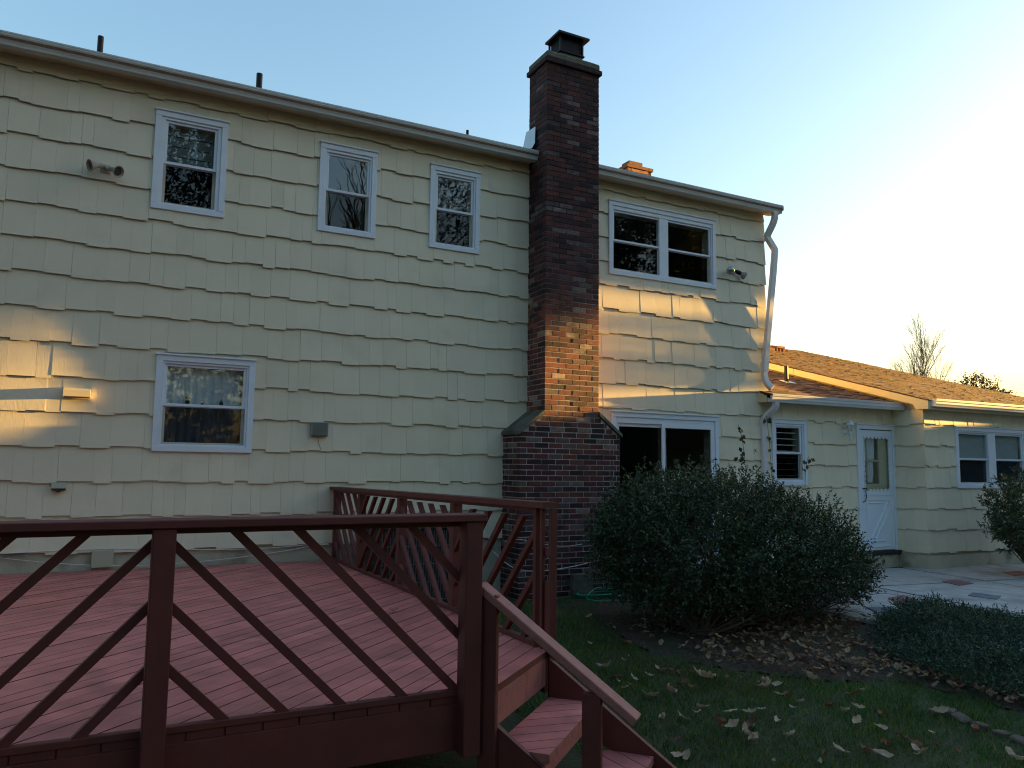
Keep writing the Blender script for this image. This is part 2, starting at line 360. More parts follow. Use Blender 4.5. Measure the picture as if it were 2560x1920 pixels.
# patio of concrete slabs with slate inlays
patio = MB().box(7.6, 19, -6.2, -.02, -1.60, -1.475).build('patio', 'mulch', None, kind='structure')
pz = -1.432
sd1 = Vector((math.cos(R(-8)), math.sin(R(-8)))); sd2 = Vector((math.sin(R(-8)), -math.cos(R(-8))))*-1
org = Vector((9.82, -1.55))
def slab_pt(a, b): return org+sd1*a+Vector((sd1.y, -sd1.x))*b
cuts_a = [-2.2, 0., 2.15, 4.2, 6.3, 8.6]; cuts_b = [-1.6, 0., 2.15, 4.4]
lim = [(-1, 0, -7.62), (1, 0, 18.9), (0, 1, -.03), (0, -1, 6.1)]
for i in range(len(cuts_a)-1):
    for j in range(len(cuts_b)-1):
        off = random.uniform(-.12, .12)
        q = [slab_pt(cuts_a[i]+.034, cuts_b[j]+.034), slab_pt(cuts_a[i+1]-.024, cuts_b[j]+.034+off*.1), slab_pt(cuts_a[i+1]-.024, cuts_b[j+1]-.024), slab_pt(cuts_a[i]+.034, cuts_b[j+1]-.024)]
        hp = lim+[(1, 0, 12.38)] if False else lim
        q = clip([tuple(p) for p in q], hp)
        if len(q) < 3: continue
        z1 = pz+random.uniform(-.004, .006)
        MB().prism([(p[0], p[1], z1) for p in q], (0, 0, -.08)).build('slab', 'slab', patio)
def inlay(x, y, a, b, ang, m):
    c, s = math.cos(ang), math.sin(ang)
    MB().prism([(x+c*u-s*v, y+s*u+c*v, pz+.0105) for u, v in ((a, 0), (0, b), (-a, 0), (0, -b))], (0, 0, -.02)).build('inlay_stone', m, patio)
inlay(9.18, -2.50, .40, .17, R(35), 'redstone'); inlay(10.47, -2.76, .27, .22, R(62), 'bluestone'); inlay(11.35, -1.82, .34, .2, R(35), 'redstone')
inlay(9.05, -3.64, .30, .24, R(70), 'bluestone'); inlay(13.3, -1.55, .4, .2, R(25), 'redstone'); inlay(12.4, -3.3, .35, .2, R(30), 'redstone'); inlay(8.3, -2.9, .25, .2, R(20), 'bluestone')
# grass blades
def grass():
    n = 210000
    x = rng.uniform(1.2, 9.0, n); y = rng.uniform(-7.4, -.55, n)
    keep = ~((x < 2.75) & (y > -5.3)) & ~in_poly(x+.09*np.sin(y*11)+rng.normal(0, .06, n), y+.09*np.sin(x*9)+rng.normal(0, .06, n), BED) & ~((x > 7.6) & (y > -6.1)) & ~((x+y < -3.15+.0) & (x < 3.0))
    dens = .5+.5*np.sin(x*2.1+np.sin(y*1.7)*1.4)*np.cos(y*2.6+x*.7)
    bare = np.clip((y+2.9)/1.6, 0, 1)*.45
    keep &= rng.random(n) < (.55+.45*dens-bare)
    # keep the view under the stairs free of stray blades
    x, y = x[keep], y[keep]; n = len(x)
    z = ground_np(x, y)-.004; h = rng.uniform(.022, .06, n); wd = rng.uniform(.0028, .005, n); a = rng.uniform(0, 2*np.pi, n); b = rng.uniform(0, 2*np.pi, n); lean = rng.uniform(.1, .9, n)*h
    V = np.empty((n, 3, 3), np.float32)
    V[:, 0] = np.stack([x-np.cos(a)*wd, y-np.sin(a)*wd, z], 1); V[:, 1] = np.stack([x+np.cos(a)*wd, y+np.sin(a)*wd, z], 1)
    V[:, 2] = np.stack([x+np.cos(b)*lean, y+np.sin(b)*lean, z+h], 1)
    o = mesh_np('lawn_grass', V, np.arange(n*3, dtype=np.int32).reshape(-1, 3), 'grass', kind='stuff')
    tag(o, 'short patchy green grass of the lawn beside the deck stairs', 'grass')
grass()

# ------------------------------------------------------------------ the house
house = thing('house', (4, 2, -1.45), 'cream shingled split-level house with dark brick chimney and white trimmed windows', 'house')
G = dict(  # glass opening of each window: x0,x1,z0,z1
    w1=(.440, .935, 3.070, 3.977), w2=(2.250, 2.735, 3.085, 3.970), w3=(3.684, 4.163, 3.085, 3.970), w4=(6.465, 8.270, 3.105, 3.950), w5=(.577, 1.374, .415, 1.245),
    sd=(6.53, 8.26, -1.12, .83), nw=(9.625, 10.150, .06, .885), dr=(11.57, 12.37, -1.13, .915))
T = dict(w1=(.306, 1.069, 2.973, 4.099), w2=(2.132, 2.850, 2.996, 4.099), w3=(3.566, 4.280, 2.995, 4.099), w4=(6.355, 8.383, 3.000, 4.099), w5=(.461, 1.492, .316, 1.364),
    sd=(6.397, 8.382, -1.2, .998), nw=(9.505, 10.278, -.05, 1.012), dr=(11.484, 12.462, -1.165, .997))
GB = (13.40, 15.27, .022, .875); TB = (13.27, 15.388, -.083, .995)
def wall(name, x0, x1, z0, z1, y, holes, m='found', th=.15):
    xs = sorted({x0, x1, *[h[0] for h in holes], *[h[1] for h in holes]}); b = MB()
    for a, c in zip(xs[:-1], xs[1:]):
        cov = sorted([(h[2], h[3]) for h in holes if h[0] < c-1e-6 and h[1] > a+1e-6]); z = z0
        for p, q in cov:
            if p > z: b.box(a, c, y, y+th, z, p)
            z = max(z, q)
        if z < z1: b.box(a, c, y, y+th, z, z1)
    return b.build(name, m, house)
XL, XR = -4.2, 9.44
wall('wall', XL, XR, -1.6, 4.40, 0., [G[k] for k in ('w1', 'w2', 'w3', 'w4', 'w5', 'sd')])
wall('wall', XR+.002, 12.47, -1.6, 1.42, .0, [G['nw'], G['dr']])
wall('wall', 12.47, 17.35, -1.6, 1.30, -.6, [GB])
# main gable ends, rear wall, inner floor and partition
RP = .293
def mroof(y): return 4.47+RP*(y+.3)
MB().prism([(XR, .15, -1.6), (XR, 9.2, -1.6), (XR, 9.2, 4.42), (XR, 4.6, mroof(4.6)-.13), (XR, .15, mroof(.15)-.13)], (-.12, 0, 0)).build('gable_wall', 'siding', house)
MB().prism([(XL, .15, -1.6), (XL, 9.2, -1.6), (XL, 9.2, 4.42), (XL, 4.6, mroof(4.6)-.13), (XL, .15, mroof(.15)-.13)], (.12, 0, 0)).build('gable_wall', 'siding', house)
MB().box(XL+.12, XR-.12, 9.05, 9.2, -1.6, 4.4).build('rear_wall', 'siding', house)
ib = MB(); ib.box(XL+.13, XR-.13, .16, 9.0, 1.70, 1.82); ib.box(XL+.13, XR-.13, 2.8, 2.9, -1.5, 1.7); ib.box(XL+.13, XR-.13, 2.8, 2.9, 1.82, 4.4); ib.box(XL+.13, XR-.13, .16, 9.0, 4.41, 4.45)
ib.box(1.75, 1.8, .16, 2.8, -1.5, 4.4); ib.box(5.0, 5.05, .16, 2.8, -1.5, 4.4); ib.box(XR+.01, 17.2, 2.6, 2.7, -1.5, 1.4); ib.box(12.5, 12.55, -.4, 2.6, -1.5, 1.4); ib.box(XR+.01, 17.2, .16, 2.6, 1.33, 1.36); ib.box(12.56, 17.2, -.44, .15, 1.20, 1.24)
ib.build('inner_partition', 'inside', house)
def roof_slab(name, x0, x1, y0, y1, z0, pitch, th=.07, m='roof', rows=None):
    """sloping slab with individual courses of tabs laid over it"""
    f = lambda y: z0+pitch*(y-y0)
    MB().prism([(x0, y0, f(y0)-th), (x0, y1, f(y1)-th), (x0, y1, f(y1)), (x0, y0, f(y0))], (x1-x0, 0, 0)).build(name, 'roof', house)
    if not rows: return
    b = MB(); d = .14; y = y0-.03; k = 0; n = Vector((0, -pitch, 1)).normalized(); s = Vector((0, 1, pitch)).normalized()
    while y < y1-.05:
        x = x0-.02-random.uniform(0, .3)
        while x < x1+.02:
            wd = random.uniform(.2, .36); a, c = max(x, x0-.02), min(x+wd-.006, x1+.02)
            if c-a > .03:
                t = random.uniform(.010, .022); j = random.uniform(-.012, .006)
                p = [Vector((a, y+j, f(y+j)+.002)), Vector((c, y+j, f(y+j)+.002)), Vector((c, y+d+.03, f(y+d+.03)+.001)), Vector((a, y+d+.03, f(y+d+.03)+.001))]
                V = p[:2]+[p[2], p[3]]+[p[0]+n*t, p[1]+n*t, p[2]+n*.004, p[3]+n*.004]
                b.add(V, boxf())
            x += wd
        y += d
    b.build('roof_shingle', 'roof', house, kind='stuff')
roof_slab('main_roof', XL-.2, XR+.17, -.3, 4.6, 4.47, RP)
MB().prism([(XL-.2, 4.6, mroof(4.6)-.07), (XL-.2, 9.5, 4.40), (XL-.2, 9.5, 4.47), (XL-.2, 4.6, mroof(4.6))], (XR-XL+.37, 0, 0)).build('main_roof', 'roof', house)
# soffit, fascia and gutter of the main eave, split at the chimney
def gutter(x0, x1, yb, zt, m):
    prof = [(0, 0), (0, -.115), (-.088, -.115), (-.096, -.092), (-.110, -.070), (-.112, -.040), (-.122, -.022), (-.122, 0), (-.110, .004), (-.108, -.012)]
    b = MB(); b.prism([(x0, yb+a, zt+c) for a, c in prof], (x1-x0, 0, 0)); b.box(x0, x1, yb-.126, yb-.112, zt-.006, zt+.010)
    return b.build('gutter', m, house)
for a, c in ((XL-.2, 5.025), (5.885, XR+.15)):
    MB().box(a, c, -.165, -.002, 4.385, 4.405).build('soffit', 'cream', house)
    MB().box(a, c, -.185, -.165, 4.375, 4.50).build('fascia', 'cream', house)
    gutter(a, c, -.187, 4.468, 'gutter')
# wing roofs
def aroof(y): return 1.385+RP*(y+.25)
def broof(y): return 1.405+RP*(y+.82)
roof_slab('wing_roof', 9.27, 12.33, -.25, 4.2, aroof(-.25), RP, rows=True)
roof_slab('wing_roof', 12.31, 17.62, -.82, 6.75, broof(-.82), RP, rows=True)
MB().prism([(12.31, 6.75, broof(6.75)-.07), (12.31, 14.2, broof(-.82)-.07), (12.31, 14.2, broof(-.82)), (12.31, 6.75, broof(6.75))], (5.31, 0, 0)).build('wing_roof', 'roof', house)
MB().box(9.25, 12.468, -.16, -.002, 1.285, 1.30).build('soffit', 'cream', house)
MB().box(9.25, 12.468, -.180, -.16, 1.27, 1.375).build('fascia', 'cream', house)
gutter(9.27, 12.44, -.182, 1.380, 'gutterw')
MB().prism([(9.23, -.19, 1.265), (9.23, -.02, 1.265), (9.23, -.02, 1.42), (9.23, -.10, 1.40), (9.23, -.19, 1.34)], (.035, 0, 0)).build('eave_end', 'cream', house)
MB().box(12.473, 17.6, -.79, -.602, 1.262, 1.277).build('soffit', 'cream', house)
MB().box(12.32, 17.6, -.81, -.79, 1.262, 1.40).build('fascia', 'cream', house)
gutter(12.36, 17.62, -.812, 1.412, 'gutterw')
# rake board of the projecting wing, with its boxed end, and wall below it
for y0, y1, e in ((-.80, 2.05, 0), (2.053, 6.75, .006)):
    MB().prism([(12.29-e, y0, broof(y0)-.012), (12.29-e, y1, broof(y1)-.012), (12.29-e, y1, broof(y1)-.135), (12.29-e, y0, broof(y0)-.135)], (.022, 0, 0)).build('rake_board', 'cream', house)
MB().prism([(12.286, -.83, 1.395), (12.286, -.83, 1.255), (12.286, -.60, 1.255), (12.286, -.56, 1.335), (12.286, -.52, 1.36)], (.18, 0, 0)).build('cornice_return', 'cream', house)
MB().prism([(12.472, -.45, -1.6), (12.472, 12.8, -1.6), (12.472, 12.8, 1.40), (12.472, 6.75, broof(6.75)-.09), (12.472, -.45, broof(-.45)-.09)], (.10, 0, 0)).build('wing_side_wall', 'cream', house)
MB().prism([(17.25, -.45, -1.6), (17.25, 12.8, -1.6), (17.25, 12.8, 1.40), (17.25, 6.75, broof(6.75)-.09), (17.25, -.45, broof(-.45)-.09)], (.10, 0, 0)).build('wing_side_wall', 'cream', house)
MB().box(9.45, 17.25, 12.6, 12.75, -1.6, 1.39).build('rear_wall', 'siding', house)
# shingles
EXP = .3556
CHIM_HOLES = [(4.69, 6.21, -2, .66), (5.045, 5.865, .6, 6)]
shingles = []
def siding(org, ax, x0, x1, zs, ztop, holes, seed):
    r = random.Random(seed)
    for k, z in enumerate(zs):
        top = (zs[k+1] if k+1 < len(zs) else ztop); x = x0-r.uniform(0, .25); jz = 0
        while x < x1:
            wd = r.choice((.11, .14, .17, .20, .22, .25, .28, .32)); jz = r.choice([q_ for q_ in (.006, -.005, -.016, -.026) if q_ != jz])
            a, c = max(x, x0), min(x+wd-.0015, x1); x += wd
            if c-a < .02: continue
            yo = r.uniform(-.003, .001); yw = r.gauss(0, .0035)
            t2 = top+.03 if k+1 < len(zs) else top
            for q in subtract((a, c, z+jz, t2), holes):
                if q[1]-q[0] < .012 or q[3]-q[2] < .012: continue
                shingles.append((org, ax, q, z, t2, yo, yw))
zs_main = [EXP*k for k in range(-2, 13)]; zs_main[-1] = 4.246
inset = lambda t, d=.03: (t[0]+d, t[1]-d, t[2]+d, t[3]-d)
siding(Vector((0, 0, 0)), 0, XL+1.6, XR+.012, zs_main, 4.384, [inset(T[k]) for k in ('w1', 'w2', 'w3', 'w4', 'w5', 'sd')]+CHIM_HOLES, 3)
zs_wing = [-1.165, -.775, -.42, -.06, .303, .661, 1.019]
siding(Vector((0, 0, 0)), 0, XR+.016, 12.445, zs_wing, 1.283, [inset(T['nw']), (T['dr'][0]+.03, T['dr'][1]+.2, -2, T['dr'][3]-.03)], 4)
siding(Vector((0, -.6, 0)), 0, 12.449, 17.34, zs_wing, 1.260, [inset(TB)], 5)
siding(Vector((12.472, 0, 0)), 1, .005, .6+.022, zs_wing, 1.27, [], 6)
def shingle_geo(w, h, z_rel, htot):
    """wedge: butt thick at the bottom, thin at the top; z_rel is where the piece starts inside its full shingle"""
    t = lambda z: -.034+.028*min(1, max(0, (z_rel+z)/htot))
    y0, y1 = t(0), t(h)
    uc = .030 if z_rel < .03 else 0.
    return [(0, y0, 0), (w, y0, 0), (w, -.0015, uc), (0, -.0015, uc), (0, y1, h), (w, y1, h), (w, -.0015, h), (0, -.0015, h)]
def shingle_mtx(s):
    org, ax, q, z, t2, yo, yw = s
    rz = Matrix.Rotation(yw, 4, 'Z')
    if ax == 0: return Matrix.Translation((q[0], org.y+yo-.0045, q[2])) @ rz
    return Matrix.Translation((org.x+yo-.0045, -q[0], q[2])) @ Matrix.Rotation(-math.pi/2, 4, 'Z') @ rz
def seen(s):
    org, ax, q = s[:3]
    p = Vector(((q[0]+q[1])/2, org.y, (q[2]+q[3])/2)) if ax == 0 else Vector((org.x, -(q[0]+q[1])/2, (q[2]+q[3])/2))
    d = p-CAM; hid = 1.
    if p.x < -1.15: hid = .05
    if p.x > 15.2 or (p.z < -.4 and 4.6 < p.x < 10.5) or (p.z < -.2 and p.x < 2.6): hid = .2
    return (q[1]-q[0])*(q[3]-q[2])*hid/d.length_squared
shingles.sort(key=seen, reverse=True)
cache = {}; rest = MB(); butt = []
for i, s in enumerate(shingles):
    q = s[2]; w_, h_ = round(q[1]-q[0], 3), round(q[3]-q[2], 3); zr = q[2]-s[3]; ht = s[4]-s[3]
    if i < 300:
        key = (w_, h_, round(zr, 2))
        if key not in cache:
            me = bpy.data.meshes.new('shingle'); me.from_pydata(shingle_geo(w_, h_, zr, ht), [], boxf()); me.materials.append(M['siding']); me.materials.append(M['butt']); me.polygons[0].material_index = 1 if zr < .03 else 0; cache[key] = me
        o = bpy.data.objects.new('shingle', cache[key]); o.matrix_basis = shingle_mtx(s); link(o, house)
    else: rest.add(shingle_geo(w_, h_, zr, ht), boxf(), shingle_mtx(s)); butt.append(zr < .03)
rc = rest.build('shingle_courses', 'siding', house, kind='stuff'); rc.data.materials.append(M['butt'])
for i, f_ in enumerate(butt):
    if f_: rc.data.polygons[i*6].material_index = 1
MB().box(12.452, 12.475, -.622, -.60, -1.18, 1.26).build('corner_board', 'siding', house)
# concrete foundation strip below the wing shingles
MB().box(9.5, 11.5, -.022, -.002, -1.6, -1.20).build('foundation', 'found', house)
MB().box(12.45, 17.35, -.63, -.602, -1.6, -1.215).build('foundation', 'found', house)
MB().box(12.445, 12.47, -.60, -.03, -1.6, -1.215).build('foundation', 'found', house)
# ---- windows
def ring(b, x0, x1, z0, z1, wd, y0, y1, c=.003, wt=None, wb=None):
    wt = wt or wd; wb = wb or wd
    b.box(x0, x1, y0, y1, z1-wt, z1, c); b.box(x0, x1, y0, y1, z0, z0+wb, c); b.box(x0, x0+wd, y0, y1, z0+wb, z1-wt, c); b.box(x1-wd, x1, y0, y1, z0+wb, z1-wt, c)
def window(t, g, mid, y=0., units=1, post=.0, lab=None, cas=.066, glass=('glass', 'screen')):
    b = MB(); ring(b, *t, cas, y-.052, y+.02); b.box(t[0]-.012, t[1]+.012, y-.070, y-.02, t[3]-.004, t[3]+.014, .003)
    ring(b, t[0]+cas, t[1]-cas, t[2]+cas, t[3]-cas, max(.02, g[0]-t[0]-cas-.028), y-.036, y+.04, wt=max(.02, t[3]-g[3]-cas-.026), wb=max(.012, g[2]-t[2]-cas-.02))
    cx = (g[0]+g[1])/2
    if units == 2: b.box(cx-post/2, cx+post/2, y-.030, y+.05, g[2]-.02, g[3]+.03, .003)
    o = b.build('window', 'white', house)
    us = [(g[0], g[1])] if units == 1 else [(g[0], cx-post/2), (cx+post/2, g[1])]
    for a, c in us:
        u = MB(); ring(u, a-.03, c+.03, mid-.012, g[3]+.03, .032, y-.014, y+.014, .002, wb=.030); u.build('sash', 'white', o)
        l = MB(); ring(l, a-.03, c+.03, g[2]-.03, mid+.014, .032, y+.016, y+.042, .002, wt=.034); l.build('sash', 'white', o)
        MB().box(a-.01, c+.01, y-.002, y+.002, mid+.01, g[3]+.01).build('pane', glass[0], o)
        MB().box(a-.01, c+.01, y+.027, y+.031, g[2]-.01, mid-.01).build('pane', glass[1], o)
        s = MB(); s.box(a-.012, c+.012, y+.004, y+.008, g[2]-.012, mid-.002)
    return o
w1 = window(T['w1'], G['w1'], 3.517)
for k in range(4): MB().box(.43, .945, .085, .09, 3.53+k*.115, 3.53+k*.115+.103).build('blind_slat', 'blinddark', w1)
w2 = window(T['w2'], G['w2'], 3.53); w3 = window(T['w3'], G['w3'], 3.53)
w4 = window(T['w4'], G['w4'], 3.52, units=2, post=.17)
w5 = window(T['w5'], G['w5'], .822)
def curtain(x0, x1, z0, z1, y, amp, wl, parent, m='curtain', name='curtain'):
    n = int((x1-x0)/wl*8); V = []; F = []
    for i in range(n+1):
        x = x0+(x1-x0)*i/n; ph = x/wl*2*math.pi+.6*math.sin(x*9)
        for z in (z0, (z0+z1)/2, z1): V.append((x, y+amp*math.sin(ph)+.006*math.sin(z*13+x*7), z))
    for i in range(n):
        for j in range(2): a = i*3+j; F.append((a, a+3, a+4, a+1))
    return MB().add(V, F).build(name, m, parent, smooth=True)
curtain(.56, 1.40, .40, 1.26, .085, .022, .085, w5)
def figurine(x, y, z, h, lab, prof):
    return tag(MB().lathe((x, y, z), (0, 0, 1), [(r*h, k*h) for r, k in prof], 10).build('figurine', 'figure', None, smooth=True), lab, 'figurine')
zf = .838
figurine(.80, .045, zf-.003, .085, 'tall dark vase-shaped figurine on the sash rail of the curtained window', ((.20, 0), (.26, .15), (.30, .4), (.16, .62), (.14, .68), (.30, .8), (.26, 1.)))
figurine(.955, .045, zf-.003, .028, 'tiny flat dark figurine on the sash rail of the curtained window', ((.7, 0), (.9, .3), (.5, .7), (.2, 1.)))
figurine(1.155, .045, zf-.003, .07, 'pointed dark figurine on the sash rail of the curtained window', ((.24, 0), (.30, .2), (.34, .5), (.16, .8), (.02, 1.)))
# sliding glass door
t, g = T['sd'], G['sd']; b = MB(); ring(b, t[0], t[1], t[2], t[3], .07, -.055, .02, .003); b.box(t[0]-.014, t[1]+.014, -.075, -.02, t[3]-.003, t[3]+.016, .003)
ring(b, t[0]+.07, t[1]-.07, t[2]+.05, t[3]-.07, .05, -.036, .03, .003, wt=.085)
sd = b.build('sliding_door', 'white', house)
for a, c, y in ((6.50, 7.40, .008), (7.30, 8.29, -.024)):
    u = MB(); ring(u, a, c, -1.15, .85, .055, y-.014, y+.016, .003); u.build('sash', 'white', sd)
    MB().box(a+.05, c-.05, y, y+.004, -1.10, .80).build('pane', 'glass', sd)
# narrow louvred window of the wing and twin window of the projecting wing
nw = window(T['nw'], G['nw'], .474)
for k in range(8): MB().box(9.63, 10.15, .075, .10, .10+k*.1, .112+k*.1).build('louvre_bar', 'lace', nw)
wb = window(TB, GB, .43, y=-.6, units=2, post=.22)
for a, c in ((13.40, 14.22), (14.46, 15.26)):
    MB().box(a-.01, c+.01, -.550, -.546, .03, .87).build('blind', 'blind', wb)
# back door of the wing
t = T['dr']; b = MB(); b.box(t[0], t[0]+.07, -.05, .02, t[2], t[3], .003); b.box(t[1]-.07, t[1]-.001, -.05, .02, t[2], t[3], .003); b.box(t[0]+.07, t[1]-.07, -.05, .02, t[3]-.075, t[3], .003); b.box(t[0]-.012, t[1]-.003, -.07, -.02, t[3]-.002, t[3]+.016, .003)
dframe = b.build('door_frame', 'white', house)
dx0, dx1, dz0, dz1 = t[0]+.075, t[1]-.075, -1.15, .905; gx0, gx1, gz0, gz1 = 11.645, 12.305, -.150, .80
b = MB(); b.box(dx0, gx0, -.040, -.008, dz0, dz1, .003); b.box(gx1, dx1, -.040, -.008, dz0, dz1, .003); b.box(gx0, gx1, -.040, -.008, gz1, dz1, .003); b.box(gx0, gx1, -.040, -.008, dz0, gz0, .003)
door = b.build('storm_door', 'white', house)
MB().box(gx0-.01, gx1+.01, -.022, -.018, gz0-.01, gz1+.01).build('pane', 'glass', door)
b = MB(); r_ = .043   # scalloped trim round the glass
def scallops(n, f, horizontal):
    for i in range(n):
        c = f(i)
        pts = [(c[0]+r_*math.cos(a)*c[2], -.046, c[1]+r_*math.sin(a)*c[3]) if horizontal else (c[0]+r_*.75*math.cos(a)*c[2], -.046, c[1]+r_*math.sin(a)*c[3]) for a in [math.pi*k/8 for k in range(9)]] if horizontal else [(c[0]+r_*.6*math.sin(a)*c[2], -.046, c[1]+r_*math.cos(a)) for a in [math.pi*k/8 for k in range(9)]]
        b.prism(pts, (0, .004, 0))
nh = int((gx1-gx0)/(2*r_)); nv = int((gz1-gz0)/(2*r_))
scallops(nh, lambda i: (gx0+(i+.5)*(gx1-gx0)/nh, gz1, 1, -1), True); scallops(nh, lambda i: (gx0+(i+.5)*(gx1-gx0)/nh, gz0, 1, 1), True)
scallops(nv, lambda i: (gx0, gz0+(i+.5)*(gz1-gz0)/nv, 1), False); scallops(nv, lambda i: (gx1, gz0+(i+.5)*(gz1-gz0)/nv, -1), False)
b.build('scalloped_trim', 'white', door)
b = MB(); b.box(gx0-.03, gx1+.05, -.052, -.038, -.225, -.165, .004); b.build('middle_rail', 'white', door)
px0, px1, pz0, pz1 = 11.66, 12.29, -1.10, -.28
b = MB(); ring(b, px0, px1, pz0, pz1, .022, -.052, -.038, .004); b.build('panel_moulding', 'white', door)
MB().beam((px0+.05, -.0455, pz0+.06), (px1-.06, -.0455, pz1-.04), .012, .022, up=(0, 1, 0)).build('panel_moulding', 'white', door)
MB().beam((px0+.14, -.0455, pz0+.04), (px1-.01, -.0455, pz1-.16), .012, .022, up=(0, 1, 0)).build('panel_moulding', 'white', door)
MB().beam((px0+.08, -.0445, pz1-.07), (px0+.42, -.0445, pz1-.07), .012, .018, up=(0, 1, 0)).build('panel_moulding', 'white', door)
MB().beam((px0+.12, -.0445, pz0+.10), (px0+.46, -.0445, pz0+.10), .012, .018, up=(0, 1, 0)).build('panel_moulding', 'white', door)
b = MB(); b.tube([(11.60, -.04, -.10), (11.60, -.075, -.10), (11.63, -.085, -.10), (11.65, -.085, -.13)], .010, 8); b.tube([(11.63, -.07, -.12), (11.645, -.07, -.24), (11.62, -.065, -.31), (11.56, -.06, -.33)], .007, 6); b.build('handle', 'black', door, smooth=True)
# inner door seen through the glass
b = MB(); b.box(11.56, 12.40, .015, .045, -1.15, -.02); b.box(12.10, 12.40, .015, .045, -.02, .92); b.box(11.56, 11.62, .015, .045, -.02, .92); b.box(11.62, 12.10, .015, .045, .80, .92)
idr = b.build('inner_door', 'cream', house)
b = MB(); b.box(11.62, 12.10, .020, .040, .365, .395); b.box(11.80, 11.82, .020, .040, 0, .79); b.build('muntin', 'cream', idr)
curtain(11.62, 12.03, .40, .79, .065, .014, .09, idr, 'lace'); curtain(11.62, 11.78, .0, .36, .065, .02, .07, idr, 'lace'); curtain(11.84, 12.02, .12, .36, .065, .02, .06, idr, 'lace')
curtain(11.86, 11.98, .0, .12, .065, .012, .05, idr, 'lace')
MB().box(11.49, 12.46, -.10, .02, -1.235, -1.168, .004).build('door_sill', 'sill', house)
MB().box(11.42, 12.43, -.06, -.002, -1.6, -1.236).build('door_step', 'found', house)
# ---- downspouts
def downspout(pts, m='gutterw', wdt=.095, dep=.07):
    b = MB(); P = [Vector(p) for p in pts]
    for i in range(len(P)-1):
        d = (P[i+1]-P[i]).normalized(); b.beam(P[i]-d*.012, P[i+1]+d*.012, wdt, dep, up=(0, 1, 0) if abs(d.y) < .95 else (0, 0, 1), c=.006)
    return b.build('downspout', m, house)
def bez(P, n=14):
    P = [Vector(p) for p in P]; out = []
    for i in range(n+1):
        t = i/n; q = P[:]
        while len(q) > 1: q = [q[k]*(1-t)+q[k+1]*t for k in range(len(q)-1)]
        out.append(q[0])
    return out
downspout(bez([(9.45, -.25, 4.38), (9.49, -.25, 4.27), (9.46, -.22, 4.17), (9.42, -.14, 4.06), (9.42, -.11, 3.98)], 8)+[(9.60, -.10, 3.79), (9.55, -.10, 3.40), (9.335, -.085, 1.86)])
downspout([(9.342, -.085, 1.90), (9.33, -.085, 1.78)], wdt=.106, dep=.08)
downspout(bez([(9.33, -.085, 1.80), (9.305, -.085, 1.66), (9.32, -.10, 1.58), (9.40, -.15, 1.50)], 8))
downspout(bez([(9.40, -.235, 1.28), (9.42, -.235, 1.20), (9.41, -.22, 1.14), (9.34, -.10, 1.08), (9.31, -.06, 1.02), (9.31, -.055, .95)], 8)+[(9.31, -.055, .0), (9.31, -.055, -1.40)])
# ---- vent pipes and the small chimney beyond the ridge
def pipe(x, y, zb, zt, r, m='black'):
    return MB().lathe((x, y, zb), (0, 0, 1), [(r*1.9, 0), (r*1.3, .05), (r, .06), (r, zt-zb)], 12).build('vent_pipe', m, house, smooth=False)
pipe(-.30, .6, mroof(.6)-.02, 5.10, .032); pipe(1.48, .6, mroof(.6)-.02, 5.095, .038); pipe(4.36, .6, mroof(.6)-.02, 4.975, .020)
pipe(11.10, 1.13, aroof(1.13)-.02, 2.11, .036)
MB().prism([(11.0, 1.02, aroof(1.02)+.022), (11.24, 1.02, aroof(1.02)+.022), (11.20, 1.22, aroof(1.22)+.03), (11.02, 1.22, aroof(1.22)+.03)], (0, 0, .012)).build('pipe_flashing', 'tin', house)
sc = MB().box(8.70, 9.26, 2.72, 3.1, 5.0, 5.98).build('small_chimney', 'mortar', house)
b = MB()
for k in range(14):
    z = 5.02+k*.07
    for j in range(3):
        o_ = .1*(k % 2)
        for face in range(2):
            if face == 0: b.box(max(8.69, 8.69+j*.2-o_), min(9.27, 8.69+j*.2-o_+.19), 2.71, 2.80, z, z+.06)
            else: b.box(8.685, 8.74, 2.82+j*.1, 2.82+j*.1+.09, z, z+.06)
b.box(8.67, 9.29, 2.69, 3.12, 6.00, 6.06); b.box(8.76, 9.08, 2.76, 3.0, 6.06, 6.16)
b.build('brick_courses', 'redbrick', sc, kind='stuff')
# low vent box near the wing ridge
yv = 5.6; zv = broof(yv)
b = MB(); b.box(14.6, 15.50, yv, yv+.4, zv+.01, zv+.16, .01); b.box(15.55, 15.84, yv-.02, yv+.42, zv+.10, zv+.16, .01); b.box(15.55, 15.60, yv, yv+.4, zv-.02, zv+.10); b.box(15.68, 15.71, yv, yv+.4, zv-.02, zv+.10); b.box(15.79, 15.84, yv, yv+.4, zv-.02, zv+.10); b.build('ridge_vent', 'redbrick', house, kind='stuff')

